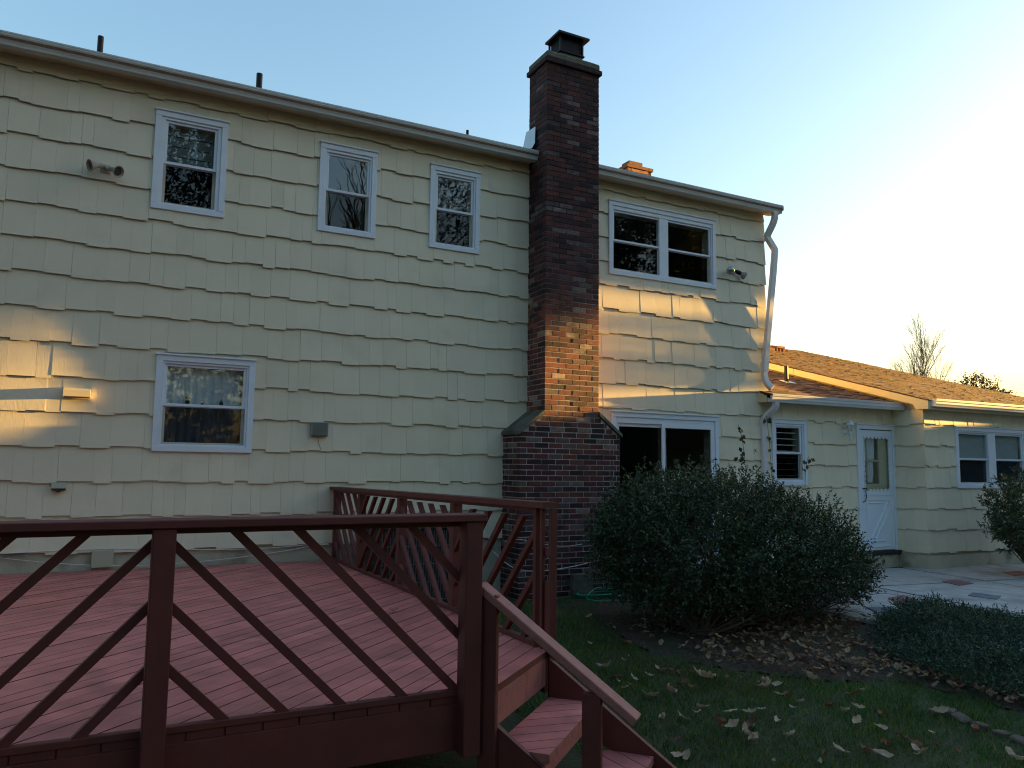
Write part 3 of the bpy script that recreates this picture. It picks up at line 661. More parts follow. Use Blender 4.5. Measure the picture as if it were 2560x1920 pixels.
# ------------------------------------------------------------------ brick chimney
b = MB(); i_ = .0045
b.box(5.035+i_, 5.875-i_, -.5+i_, -.004, .8805, 5.74)
b.prism([(4.68+i_, -.5+i_, -1.6), (6.22-i_, -.5+i_, -1.6), (6.22-i_, -.5+i_, .62), (5.875-i_, -.5+i_, .88), (5.035+i_, -.5+i_, .88), (4.68+i_, -.5+i_, .62)], (0, .5-i_-.004, 0))
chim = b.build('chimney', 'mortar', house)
BL, BD, BH, PITCH, CH = .2025, .098, .060, .2125, .070
bricks = []
rr = random.Random(5)
def put(cx, cy, cz, lx, ly, h=BH): bricks.append((cx+rr.uniform(-.001, .001), cy+rr.uniform(-.0025, .0015), cz, round(lx, 3), round(ly, 3), round(h, 3)))
def course(z, x0, x1, odd):
    # front run
    x = x0
    first = True
    sL = x0; sR = x1
    if odd: xs0 = x0+BD+.010; xe = x1-BD-.010
    else: xs0, xe = x0, x1
    x = xs0
    while x < xe-.03:
        L = min(BL, xe-x)
        put(x+L/2, -.5+BD/2, z, L, BD); x += BL+.010
    for side in (0, 1):
        cx = x0+BD/2 if side == 0 else x1-BD/2
        y = -.5 if odd else -.5+BD+.010
        while y < -.03:
            L = min(BL, -.004-y)
            if L > .03: put(cx, y+L/2, z, BD, L)
            y += BL+.010
n0 = int((.60+1.60)/CH)
for k in range(n0+1):
    course(-1.585+CH*k+BH/2, 4.68, 6.22, k % 2 == 0)
zsh = -1.585+CH*(n0+1)
k = n0+1
while zsh < .88:
    f = min(1, max(0, (zsh+BH-.62)/.26)); course(zsh+BH/2, 4.68+.355*f, 6.22-.345*f, k % 2 == 0); k += 1; zsh += CH
while zsh < 5.66:
    course(zsh+BH/2, 5.035, 5.875, k % 2 == 0); k += 1; zsh += CH
def bseen(q):
    d = Vector(q[:3])-CAM; f = 1.
    if q[0] > 5.95 and q[3] < q[4]: f = .02
    if q[0] > 5.7 and q[2] > .7 and q[3] < q[4]: f = .02
    if q[2] < -1.1: f = .1
    if q[2] < 0 and q[0] > 5.7: f = .1
    return f*max(q[3], q[4]*.4)/d.length_squared
bricks.sort(key=bseen, reverse=True); bc = {}; rest = MB()
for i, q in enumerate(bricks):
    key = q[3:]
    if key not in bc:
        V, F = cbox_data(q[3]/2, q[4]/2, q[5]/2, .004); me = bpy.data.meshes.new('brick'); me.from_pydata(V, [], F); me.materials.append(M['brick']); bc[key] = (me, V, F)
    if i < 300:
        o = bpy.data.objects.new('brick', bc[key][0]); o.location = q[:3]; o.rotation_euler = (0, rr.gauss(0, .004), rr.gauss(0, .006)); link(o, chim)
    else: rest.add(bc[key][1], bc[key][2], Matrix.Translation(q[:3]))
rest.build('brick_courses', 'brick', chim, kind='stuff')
# shoulder slabs, crown and flue cap
for sgn, xo, xi in ((1, 4.655, 5.034), (-1, 6.245, 5.876)):
    zo, zi = .61, .885; n = Vector((-(zi-zo)*1, 0, abs(xi-xo))).normalized() if sgn > 0 else Vector((zi-zo, 0, abs(xi-xo))).normalized()
    p = [Vector((xo, -.525, zo)), Vector((xi, -.525, zi)), Vector((xi, -.525, zi+.055)), Vector((xo, -.525, zo+.045))]
    MB().prism(p, (0, .515, 0)).build('shoulder_slab', 'stone', chim)
b = MB(); b.box(5.000, 5.910, -.535, .03, 5.665, 5.735, .008); b.build('corbel_course', 'brick', chim)
b = MB(); b.box(5.022, 5.888, -.515, .012, 5.735, 5.835, .02); b.box(5.07, 5.84, -.47, -.03, 5.835, 5.862, .012); b.build('crown', 'stone', chim)
b = MB(); b.box(5.30, 5.66, -.40, -.10, 5.86, 5.93, .01); b.build('flue', 'stone', chim)
b = MB(); b.box(5.28, 5.69, -.42, -.08, 5.93, 5.955, .006)
for x, y in ((5.30, -.40), (5.66, -.40), (5.30, -.10), (5.66, -.10)): b.box(x-.012, x+.012, y-.012, y+.012, 5.95, 6.19)
for k in range(13): b.box(5.30+k*.03-.002, 5.30+k*.03+.002, -.402, -.398, 5.95, 6.18); b.box(5.298, 5.302, -.40+k*.025-.002, -.40+k*.025+.002, 5.95, 6.18)
b.add([(5.235, -.475, 6.165), (5.735, -.475, 6.165), (5.735, -.085, 6.165), (5.235, -.085, 6.165), (5.235, -.475, 6.195), (5.735, -.475, 6.195), (5.735, -.085, 6.195), (5.235, -.085, 6.195), (5.40, -.33, 6.235), (5.57, -.33, 6.235), (5.57, -.22, 6.235), (5.40, -.22, 6.235)],
      [(0, 3, 2, 1), (0, 1, 5, 4), (1, 2, 6, 5), (2, 3, 7, 6), (3, 0, 4, 7), (4, 5, 9, 8), (5, 6, 10, 9), (6, 7, 11, 10), (7, 4, 8, 11), (8, 9, 10, 11)])
b.box(5.315, 5.655, -.385, -.115, 5.95, 6.17); b.build('flue_cap', 'black', chim)
# loose metal flashing leaning on the chimney above the gutter
MB().prism([(5.0, -.245, 4.84), (4.985, -.262, 4.60), (4.975, -.20, 4.545), (4.955, .05, 4.56), (4.99, .0, 4.85)], (.004, 0, 0)).build('flashing', 'tin', chim)

# ------------------------------------------------------------------ deck with railings and stairs
deck = thing('deck', (.5, -2.8, -1.6), 'red stained wooden deck with chevron slat railings and corner stairs', 'deck')
ZD = -.912
TA = Vector((.745, .667, 0)).normalized(); NA = Vector((TA.y, -TA.x, 0)); BASE = Vector((1.862, -5.569, 0))
cN = BASE.dot(NA)
outline = [(-1, 0, 3.2), (1, 0, 2.5), (0, 1, -.03), (0, -1, 5.655), (NA.x, NA.y, cN)]
wB = .1035; k = 0; dlist = []
while k < 90:
    o1 = cN-k*wB; o0 = o1-wB+.006; k += 1
    quad = [tuple((NA*o0+TA*s_).to_2d()) for s_ in (-12, 12)]+[tuple((NA*o1+TA*s_).to_2d()) for s_ in (12, -12)]
    q = clip(quad, outline)
    if len(q) >= 3 and o1 > -3: dlist.append(q)
for q in dlist:
    dz = random.uniform(-.0015, .0015)
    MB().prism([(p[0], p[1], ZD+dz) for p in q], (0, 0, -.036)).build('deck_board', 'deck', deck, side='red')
def part(b, name, m='red'): return b.build(name, m, deck)
part(MB().box(-3.2, 1.60, -5.655, -5.617, -1.165, -.950, .003), 'fascia_board')
part(MB().box(2.462, 2.50, -5.0, -.03, -1.165, -.950, .003), 'fascia_board')
def P(n, t, z): return BASE+NA*n+TA*t+Vector((0, 0, z))
def nbox(b, n0, n1, t0, t1, z0, z1, c=.003):
    V, F = cbox_data(abs(n1-n0)/2, abs(t1-t0)/2, abs(z1-z0)/2, c); m = Matrix((NA, TA, Vector((0, 0, 1)))).transposed().to_4x4(); m.translation = P((n0+n1)/2, (t0+t1)/2, (z0+z1)/2); return b.add(V, F, m)
part(nbox(MB(), -.040, -.004, -.145, .80, -1.115, -.950), 'fascia_board', 'cap')
for y in (-1.2, -2.4, -3.6, -4.8): part(MB().box(-3.1, 2.45, y-.019, y+.019, -1.14, -.95), 'joist')
for x, y in ((-1.1, -5.4), (.25, -5.4), (2.3, -3.3), (2.3, -.4), (-1.5, -2.8)): part(MB().box(x-.045, x+.045, y-.045, y+.045, ground_z(x, y)-.05, -.95), 'support_post')
# front railing
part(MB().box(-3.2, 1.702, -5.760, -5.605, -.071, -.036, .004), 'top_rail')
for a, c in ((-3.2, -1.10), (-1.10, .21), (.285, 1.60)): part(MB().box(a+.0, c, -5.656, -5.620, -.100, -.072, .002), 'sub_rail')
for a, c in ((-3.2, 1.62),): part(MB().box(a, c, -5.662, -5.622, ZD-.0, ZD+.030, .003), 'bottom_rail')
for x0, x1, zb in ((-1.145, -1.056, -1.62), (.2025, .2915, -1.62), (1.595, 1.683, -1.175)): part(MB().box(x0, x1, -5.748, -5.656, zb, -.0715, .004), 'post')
def slat(sec, c, sgn, plane, v0, thick=.034):
    """45 degree slat: z = c + sgn*u, clipped to the rectangle sec=(u0,u1,z0,z1)"""
    h = .0375/math.sqrt(2)*1.0; L = 8
    q = [(-L, c-sgn*L-h), (L, c+sgn*L-h), (L, c+sgn*L+h), (-L, c-sgn*L+h)]
    q = clip(q, [(-1, 0, -sec[0]), (1, 0, sec[1]), (0, -1, -sec[2]), (0, 1, sec[3])])
    if len(q) < 3: return
    if max(p[0] for p in q)-min(p[0] for p in q) < .05: return
    b = MB()
    if plane == 'y': b.prism([(p[0], v0, p[1]) for p in q], (0, thick, 0))
    else: b.prism([(v0, -p[0], p[1]) for p in q], (thick, 0, 0))
    part(b, 'slat')
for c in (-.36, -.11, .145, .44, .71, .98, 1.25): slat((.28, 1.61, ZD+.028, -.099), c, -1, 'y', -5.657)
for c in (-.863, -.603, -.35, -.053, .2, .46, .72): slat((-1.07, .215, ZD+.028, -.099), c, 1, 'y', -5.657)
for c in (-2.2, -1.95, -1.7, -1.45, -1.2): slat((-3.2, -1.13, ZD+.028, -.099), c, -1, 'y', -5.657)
# side railing (u = -y)
for y0, y1, z0, z1 in ((-.02, -5.075, -.062, -.016),):
    V = [(2.40, y0, z0-.037), (2.53, y0, z0-.037), (2.515, y1, z1-.037), (2.40, y1, z1-.037), (2.40, y0, z0), (2.53, y0, z0), (2.515, y1, z1), (2.40, y1, z1)]
    part(MB().add(V, [tuple(reversed(f)) for f in boxf()]), 'top_rail')
    V = [(2.452, y0, z0-.064), (2.488, y0, z0-.064), (2.488, -4.87, z1-.064), (2.452, -4.87, z1-.064), (2.452, y0, z0-.0375), (2.488, y0, z0-.0375), (2.488, -4.87, z1-.0375), (2.452, -4.87, z1-.0375)]
    part(MB().add(V, [tuple(reversed(f)) for f in boxf()]), 'sub_rail')
part(MB().box(2.445, 2.490, -4.93, -.03, ZD, ZD+.032, .003), 'bottom_rail')
for yc in (-.06, -1.05, -2.31, -3.56): part(MB().box(2.45, 2.525, yc-.04, yc+.04, -1.16, -.085, .004), 'post')
part(MB().box(2.440, 2.475, -4.925, -4.885, ZD-.02, -.058, .003), 'post')
part(MB().box(2.458, 2.478, -4.975, -4.950, ZD-.1, -.058, .002), 'post_strip')
part(MB().box(2.462, 2.506, -5.075, -5.045, -1.55, -.056, .003), 'post')
part(MB().box(2.475, 2.49, -5.045, -4.975, -.95, -.5, .002), 'post_strip'); part(MB().box(2.475, 2.49, -5.045, -4.975, -.35, -.30, .002), 'post_strip')
secs = [(.10, 1.01, -1), (1.09, 2.27, 1), (2.35, 3.52, -1), (3.60, 4.885, 1)]
for u0, u1, sg in secs:
    for k in range(-4, 9):
        c = (-.20-.262*k+u0) if sg < 0 else (-.20-.262*k-u1)
        slat((u0-.012, u1+.012, ZD+.030, -.118), c, sg, 'x', 2.455)
# stairs
for t0 in (-.178, .762):
    n0, n1 = (.03, 1.05); z0 = -1.03 if t0 < 0 else -.945; dep = .24
    a, bb = P(n0, t0, 0), P(n1, t0, 0); zt = lambda n: z0-.712*(n-n0)
    poly = [P(n0, t0, z0), P(n1, t0, zt(n1)), P(n1, t0, max(zt(n1)-.22, -1.72)), P(n0+.05, t0, zt(n0)-dep-.08), P(n0, t0, zt(n0)-dep)]
    part(MB().prism(poly, TA*.038), 'stringer')
def tread(n0, n1, z, ang, name='tread'):
    root = nbox(MB(), n0+.03, n1-.02, -.138, .758, z-.115, z-.040).build(name, 'cap', deck)
    ca, sa = math.cos(ang), math.sin(ang); wb_ = .108
    for k in range(-12, 22):
        o0, o1 = k*wb_, (k+1)*wb_-.006
        dn, dt = (ca, sa); pn, pt = (-sa, ca)
        q = [(pn*o0-dn*3, pt*o0-dt*3), (pn*o0+dn*3, pt*o0+dt*3), (pn*o1+dn*3, pt*o1+dt*3), (pn*o1-dn*3, pt*o1-dt*3)]
        q = clip(q, [(-1, 0, -n0), (1, 0, n1), (0, -1, .139), (0, 1, .759)])
        if len(q) < 3: continue
        MB().prism([P(a, c, z) for a, c in q], (0, 0, -.038)).build('tread_board', 'deck', root, side='cap')
tread(.035, .325, -1.165, math.atan2(.147, .193)); tread(.365, .655, -1.42, math.atan2(-.103, .124))
part(nbox(MB(), -.015, .075, -.219, -.180, -1.62, -.43, .004), 'stair_post', 'red')
part(nbox(MB(), .505, .595, -.219, -.180, -1.70, -.84, .004), 'stair_post', 'red')
a, c = P(-.03, -.175, -.392), P(.755, -.175, -.945)
part(MB().beam(a, c, .098, .038, c=.004), 'handrail', 'cap')
# dry leaf on the deck

# ------------------------------------------------------------------ things fixed to the walls
def cone_lamp(b, o, d, r, l): b.lathe(o, d, [(r*.42, 0), (r*.45, l*.35), (r*.55, l*.5), (r, l*.92), (r*1.02, l), (r*.93, l), (r*.85, l*.9), (r*.3, l*.6)], 18)
fl = thing('floodlight', (-.15, -.03, 3.30), 'tan twin floodlight beside the tall left upper window', 'floodlight')
MB().box(-.20, -.10, -.045, -.02, 3.27, 3.37, .006).build('base_plate', 'plate', fl)
b = MB(); b.tube([(-.155, -.04, 3.33), (-.16, -.085, 3.335), (-.20, -.095, 3.335)], .016, 8); b.tube([(-.145, -.04, 3.32), (-.13, -.08, 3.31), (-.10, -.085, 3.305)], .016, 8); b.build('swivel_arm', 'tan', fl, smooth=True)
b = MB(); cone_lamp(b, (-.185, -.095, 3.335), (-.7, -.35, -.25), .062, .135); b.build('lamp_head', 'tan', fl, smooth=False)
b = MB(); cone_lamp(b, (-.10, -.085, 3.315), (.62, -.75, -.38), .062, .135); b.build('lamp_head', 'tan', fl, smooth=False)
MB().lathe((-.185+-.7*.11/.82, -.095-.35*.11/.82, 3.335-.25*.11/.82), (-.7, -.35, -.25), [(.055, 0), (.055, .004)], 16).build('lens', 'lampdark', fl); b = MB(); b.lathe((-.10+.62*.11/1.045, -.085-.75*.11/1.045, 3.315-.38*.11/1.045), (.62, -.75, -.38), [(.055, 0), (.055, .004)], 16); b.build('lens', 'lampdark', fl)
fl = thing('floodlight', (8.72, -.03, 3.30), 'dark twin floodlight with bare glass bulbs beside the twin upper window', 'floodlight')
MB().lathe((8.72, -.02, 3.33), (0, -1, 0), [(.05, 0), (.05, .02), (.03, .03)], 14).build('base_plate', 'black', fl)
b = MB(); b.tube([(8.70, -.05, 3.335), (8.66, -.075, 3.335), (8.62, -.08, 3.325)], .012, 8); b.tube([(8.73, -.05, 3.335), (8.77, -.075, 3.335)], .013, 8); b.lathe((8.76, -.075, 3.335), (.85, -.25, -.35), [(.022, 0), (.032, .03), (.035, .08), (.03, .09)], 12); b.build('swivel_arm', 'black', fl)
b = MB(); b.lathe((8.61, -.08, 3.33), (-.35, -.85, -.35), [(.02, 0), (.05, .03), (.066, .07), (.062, .10), (.03, .115), (.0, .118)], 18); b.build('bulb', 'chrome', fl, smooth=True)
b = MB(); b.lathe((8.835, -.098, 3.303), (.85, -.25, -.45), [(.025, 0), (.04, .03), (.062, .075), (.06, .09), (.03, .10), (.0, .103)], 18); b.build('bulb', 'speaker', fl, smooth=True)
dv = thing('vent_hood', (-.27, -.03, .88), 'cream exhaust vent hood catching the low sun on the wall', 'vent')
b = MB(); b.prism([(-.39, -.022, .955), (-.39, -.118, .925), (-.39, -.118, .860), (-.39, -.112, .858), (-.39, -.106, .912), (-.39, -.022, .935)], (.245, 0, 0)); b.box(-.39, -.384, -.112, -.022, .852, .93); b.box(-.151, -.145, -.112, -.022, .852, .93); b.build('hood', 'cream', dv)
MB().box(-.37, -.16, -.05, -.02, .84, .93).build('flap', 'cream', dv)
sh = thing('vent_hood', (-.37, -.03, -.05), 'small grey box vent with dark underside low on the wall', 'vent')
b = MB(); b.prism([(-.435, -.022, -.012), (-.435, -.075, -.022), (-.435, -.090, -.075), (-.435, -.022, -.085)], (.13, 0, 0)); b.build('hood', 'plate', sh)
MB().box(-.432, -.308, -.085, -.03, -.098, -.082, .004).build('grille', 'lampdark', sh)
MB().lathe((-.37, -.06, -.10), (0, 0, -1), [(.022, 0), (.02, .012), (.0, .018)], 10).build('sensor', 'lampdark', sh)
sp = thing('outdoor_speaker', (2.245, -.03, .53), 'grey louvred speaker box on the wall right of the curtained window', 'speaker')
MB().box(2.145, 2.345, -.085, -.02, .525, .690, .008).build('case', 'speaker', sp)
for k in range(16): MB().box(2.160, 2.332, -.094, -.083, .535+k*.0095, .5402+k*.0095, .0008).build('louvre', 'speaker', sp)
MB().tube(bez([(2.235, -.04, .53), (2.235, -.045, .46), (2.26, -.04, .40), (2.285, -.035, .365)], 8), .003, 5).build('wire', 'speaker', sp)
wl = thing('wall_lantern', (11.22, -.03, .85), 'small white coach lantern beside the back door', 'lantern')
MB().lathe((11.215, -.02, .855), (0, -1, 0), [(.055, 0), (.05, .012), (.03, .022), (.014, .03)], 16).build('base_plate', 'white', wl, smooth=True)
MB().tube(bez([(11.215, -.04, .85), (11.215, -.10, .80), (11.215, -.13, .80), (11.215, -.135, .845)], 8), .010, 8).build('arm', 'white', wl, smooth=True)
b = MB(); b.lathe((11.215, -.135, .835), (0, 0, 1), [(.03, 0), (.035, .01), (.03, .018)], 8); b.lathe((11.215, -.135, .975), (0, 0, 1), [(.085, 0), (.04, .032), (.03, .05), (.034, .052), (.02, .07), (.004, .085)], 8)
for j in range(6):
    a = 2*math.pi*j/6+.3; b.tube([(11.215+.034*math.cos(a), -.135+.034*math.sin(a), .85), (11.215+.068*math.cos(a), -.135+.068*math.sin(a), .978)], .004, 4)
b.build('cage', 'white', wl)
MB().lathe((11.215, -.135, .852), (0, 0, 1), [(.031, 0), (.063, .122)], 6).build('pane', 'glass', wl)
MB().lathe((11.215, -.135, .835), (0, 0, -1), [(.028, 0), (.02, .015), (.017, .09), (.006, .11), (.012, .12), (.0, .13)], 10).build('finial', 'white', wl, smooth=True)
tag(MB().box(-.035, .165, -.065, -.004, -.885, -.705, .006).build('junction_box', 'plate'), 'pale painted utility box at the wall foot behind the deck', 'box')
tag(MB().tube(bez([(-3, -.035, -.735), (-.83, -.035, -.74), (-.1, -.04, -.70), (.07, -.075, -.62), (.45, -.04, -.725), (1.2, -.035, -.775), (1.7, -.035, -.78), (2.44, -.035, -.70)], 40), .0045, 6).build('cable', 'wire', smooth=True), 'white cable arching over the utility box along the wall foot', 'cable')
tag(MB().tube(bez([(-.83, -.03, -.752), (-.45, -.03, -.81), (.1, -.05, -.91), (.5, -.075, -.92), (1.2, -.03, -.86), (1.9, -.03, -.83), (2.44, -.03, -.69)], 30), .004, 6).build('cable', 'wire', smooth=True), 'white cable sagging low across the wall foot to the deck boards', 'cable')
tag(MB().tube(bez([(4.47, -.50, -.73), (4.62, -.53, -.66), (4.78, -.53, -.70), (5.0, -.525, -.80), (5.3, -.525, -.84), (5.6, -.52, -.79)], 24), .004, 6).build('cable', 'wire', smooth=True), 'thin white cable looping across the upper chimney base', 'cable')
tag(MB().tube(bez([(4.40, -.35, -.86), (4.5, -.5, -.98), (4.62, -.54, -1.18), (4.85, -.54, -1.11), (5.3, -.54, -1.11), (5.7, -.53, -1.06), (6.2, -.53, -.92)], 30), .005, 6).build('cable', 'wire', smooth=True), 'white cable running low across the chimney base above the hose', 'cable')

# ------------------------------------------------------------------ air conditioner behind the railing
ac = thing('air_conditioner', (3.2, -.5, -1.46), 'dark air conditioner unit with wire guard between railing and wall', 'air conditioner')
MB().box(2.80, 3.62, -.84, -.12, -1.46, -.50, .02).build('body', 'ac', ac)
MB().box(2.78, 3.64, -.87, -.10, -.52, -.485, .01).build('lid', 'ac', ac)
b = MB()
for k in range(28): b.tube([(2.79+k*.0305, -.858, -1.42), (2.79+k*.0305, -.858, -.53)], .0022, 4)
for k in range(24): b.tube([(2.785, -.85+k*.03, -1.42), (2.785, -.85+k*.03, -.53)], .0022, 4)
for z in (-1.3, -1.1, -.9, -.7): b.tube([(2.786, -.10, z), (2.786, -.860, z), (3.63, -.860, z)], .003, 4)
b.build('wire_guard', 'acw', ac, kind='stuff')
MB().box(3.622, 3.64, -.865, -.845, -1.44, -.53).build('corner_trim', 'wire', ac)
MB().box(2.7, 3.75, -.95, -.05, -1.52, -1.455, .01).build('pad', 'slab', ac)

# ------------------------------------------------------------------ garden hose
hz = lambda x, y, d=.014: ground_z(x, y)+d
path = []
for k in range(150):
    a = k/150*2*math.pi*3.3; e = .92+.12*math.sin(k*.13)
    x = 5.80+.34*e*math.cos(a)+.04*math.sin(k*.05); y = -.68+.15*e*math.sin(a)-.02*k/150
    path.append((x, y, hz(x, y, .018+.018*(k//46)+.03*max(0, math.sin(a*1.0+.6))*(1 if k > 70 else .3))))
tail = bez([path[-1], (5.5, -.75, hz(5.5, -.75)), (5.15, -.95, hz(5.15, -.95)), (5.6, -1.12, hz(5.6, -1.12)), (5.95, -1.02, hz(5.95, -1.02)), (6.05, -1.3, hz(6.05, -1.3)), (6.3, -1.5, hz(6.3, -1.5))], 26)
tag(MB().tube([p for p in path]+[tuple(p) for p in tail[1:]], .0095, 8).build('garden_hose', 'hose', smooth=True), 'green garden hose lying in loose coils at the chimney foot', 'hose')
tag(MB().box(5.42, 5.72, -.60, -.512, -1.47, -1.16, .01).build('cleanout_door', 'stone'), 'dark square ash door slab leaning at the chimney foot', 'slab')

# ------------------------------------------------------------------ plants
def shoots(ells, n, leaf, per, ln, wd, seed, zmin=None, inner=.0, updir=.45):
    """leafy shoots pointing outward from a set of ellipsoids; returns leaf verts/faces and shoot segments"""
    r = np.random.default_rng(seed); P = []; D = []
    vol = np.array([e[1][0]*e[1][1]*e[1][2] for e in ells])**(2/3); pick = r.choice(len(ells), n, p=vol/vol.sum())
    C_ = np.array([e[0] for e in ells])[pick]; Rr = np.array([e[1] for e in ells])[pick]
    d = unit(r.normal(size=(n, 3))); lump = 1+.10*np.sin(d[:, :1]*9+pick[:, None]*2)*np.cos(d[:, 2:]*8)+.08*r.normal(size=(n, 1))
    rad = lump*np.where(r.random((n, 1)) < .72, r.uniform(.84, 1.06, (n, 1)), r.uniform(.45, .9, (n, 1)))
    P = C_+d*Rr*rad
    D = unit(d/Rr*Rr.mean()+np.array([0, 0, updir])+r.normal(0, .35, (n, 3)))
    keep = np.ones(n, bool)
    for e in ells:   # drop shoots deep inside another blob
        q = (P-np.array(e[0]))/np.array(e[1]); keep &= (q**2).sum(1) > .30
    if zmin is not None: keep &= P[:, 2] > zmin+r.uniform(-.1, .1, n)
    P, D = P[keep], D[keep]; n = len(P); t = np.linspace(0, 1, per)
    Pl = (P[:, None]-D[:, None]*leaf*(1-t)[None, :, None]).reshape(-1, 3); Dl = np.repeat(D, per, 0)*.7+r.normal(0, .75, (n*per, 3))
    return leaf_quads(Pl, Dl, r.uniform(.7, 1.2, n*per)*ln, r.uniform(.7, 1.2, n*per)*wd), P, D
def stems(base, P, D, n, seed, r0, back):
    r = random.Random(seed); b = MB(); idx = [r.randrange(len(P)) for _ in range(n)]
    for i in idx:
        p = Vector(P[i]); o = Vector(base[r.randrange(len(base))]); m = (o*.55+p*.45)+Vector((r.gauss(0, .1), r.gauss(0, .1), -.05+r.gauss(0, .06)))
        b.tube(bez([o, m, p], 5), r0*r.uniform(.6, 1.2), 5, r1=.002)
    return b
# the big shrub in front of the sliding door
ELL = [((5.50, -2.60, -.60), (.88, .95, .82)), ((6.25, -2.55, -.62), (.95, .95, .80)), ((7.10, -2.55, -.78), (.85, .85, .70)), ((7.75, -2.55, -1.0), (.55, .6, .46)), ((5.02, -2.5, -.55), (.46, .6, .50))]
shrub = thing('shrub', (6.1, -2.7, -1.47), 'big dark evergreen shrub with tiny leaves in front of the sliding door', 'shrub')
(V, F), P_, D_ = shoots(ELL, 13000, .12, 14, .034, .017, 21, zmin=-1.30)
mesh_np('foliage', V, F, 'bush', shrub, kind='stuff')
stems([(5.5, -2.9, -1.5), (5.9, -2.7, -1.5), (6.7, -2.85, -1.5), (6.3, -2.5, -1.5), (7.2, -2.7, -1.5)], P_, D_, 260, 3, .014, 0).build('stem', 'twig', shrub, kind='stuff')
# thin twigs reaching out below the crown
r = random.Random(9); b = MB()
for k in range(46):
    x = r.uniform(5.0, 7.6); o = Vector((x, -2.8+r.uniform(-.2, .2), -1.46)); e = o+Vector((r.uniform(-.7, .7), r.uniform(-.8, -.1), r.uniform(.12, .55)))
    b.tube(bez([o, (o+e)/2+Vector((0, 0, r.uniform(.0, .25))), e], 5), .005, 4, r1=.0015)
b.build('twig', 'twig', shrub, kind='stuff')
# leafy vine sprigs above the shrub and on the downspout
def sprig(name, label, pts, leaves, r_=.003):
    s = thing(name, pts[0], label, 'vine'); MB().tube(bez(pts, 12), r_, 5).build('stem', 'twig', s, smooth=True)
    rs = random.Random(len(pts)*7+len(leaves))
    for p in leaves:
        n = 1 if rs.random() < .5 else 2
        for _ in range(n):
            P0 = np.array([p])+np.array([[rs.gauss(0, .015), rs.gauss(0, .02), rs.gauss(0, .015)]]); Dv = np.array([[rs.gauss(0, .6), rs.gauss(0, .5), -.6]])
            V, F = leaf_quads(P0, Dv, .075, .055, .12); mesh_np('leaf', V, F, 'vine', s)
sprig('climbing_vine', 'thin vine sprig with dark curled leaves rising above the big shrub', [(7.46, -1.6, -.6), (7.40, -1.6, .1), (7.44, -1.6, .5), (7.30, -1.6, .78)], [(7.36, -1.6, .34), (7.39, -1.6, .415), (7.555, -1.6, .48), (7.33, -1.6, .50), (7.37, -1.6, .60), (7.36, -1.6, .65), (7.30, -1.6, .74), (7.33, -1.6, .72), (7.27, -1.6, .36), (7.38, -1.6, .56)])
sprig('climbing_vine', 'leafy vine climbing the white downspout at the house corner', [(9.42, -.15, -1.3), (9.40, -.13, .2), (9.35, -.13, .7), (9.30, -.13, 1.05)], [(9.39, -.14, .24), (9.35, -.14, .53), (9.34, -.14, .72), (9.29, -.14, .97), (9.32, -.14, 1.0), (9.34, -.14, 1.02), (9.27, -.14, .99)])
sprig('climbing_vine', 'short vine sprig with drooping leaves below the narrow louvred window', [(8.47, -1.6, -.8), (8.47, -1.6, .1), (8.5, -1.6, .3), (8.58, -1.6, .39)], [(8.48, -1.6, .22), (8.50, -1.6, .32), (8.55, -1.6, .37), (8.60, -1.6, .35), (8.52, -1.6, .27)])
# shrub at the twin window of the projecting wing
s2 = thing('shrub', (13.3, -2.0, -1.47), 'dark shrub with pointed leaf whorls below the twin window of the wing', 'shrub')
(V, F), P2, D2 = shoots([((13.35, -2.0, -.38), (.92, .8, .62)), ((13.6, -1.9, -.75), (.75, .7, .5))], 1150, .10, 12, .090, .024, 5)
mesh_np('foliage', V, F, 'bush', s2, kind='stuff')
stems([(13.3, -2.0, -1.5), (13.4, -1.95, -1.5)], P2, D2, 60, 4, .018, 0).build('stem', 'twig', s2, kind='stuff')
# juniper ground cover
JUN = [(6.55, -4.15), (6.4, -4.75), (6.35, -5.2), (6.5, -5.7), (7.5, -6.7), (9.3, -6.2), (9.2, -4.3), (8.95, -3.5), (8.6, -3.0), (7.7, -3.3)]
n = 15000; x = rng.uniform(6.2, 9.4, n); y = rng.uniform(-6.8, -2.9, n); k = in_poly(x, y, JUN); x, y = x[k], y[k]; n = len(x)
ed = np.clip(.5*np.minimum.reduce([np.hypot(x-px, y-py) for px, py in JUN])/.35, .25, 1)
hh = (.05+.22*rng.random(n)**.7*ed)*(.75+.45*np.sin(x*3.1)*np.cos(y*2.7+x))
P0 = np.stack([x, y, ground_np(x, y)+hh], 1); Dm = unit(np.stack([rng.normal(0, 1, n), rng.normal(0, 1, n), rng.uniform(.1, .8, n)], 1))
per = 10; t = np.tile(np.linspace(0, 1, per), n)[:, None]; Pl = np.repeat(P0, per, 0)+np.repeat(Dm, per, 0)*t*.13; Dl = np.repeat(Dm, per, 0)*.8+rng.normal(0, .55, (n*per, 3))
V, F = leaf_quads(Pl, Dl, .036, .011, .1)
tag(mesh_np('juniper', V, F, 'juniper', None, kind='stuff'), 'low spreading juniper carpet between patio and lawn', 'juniper')
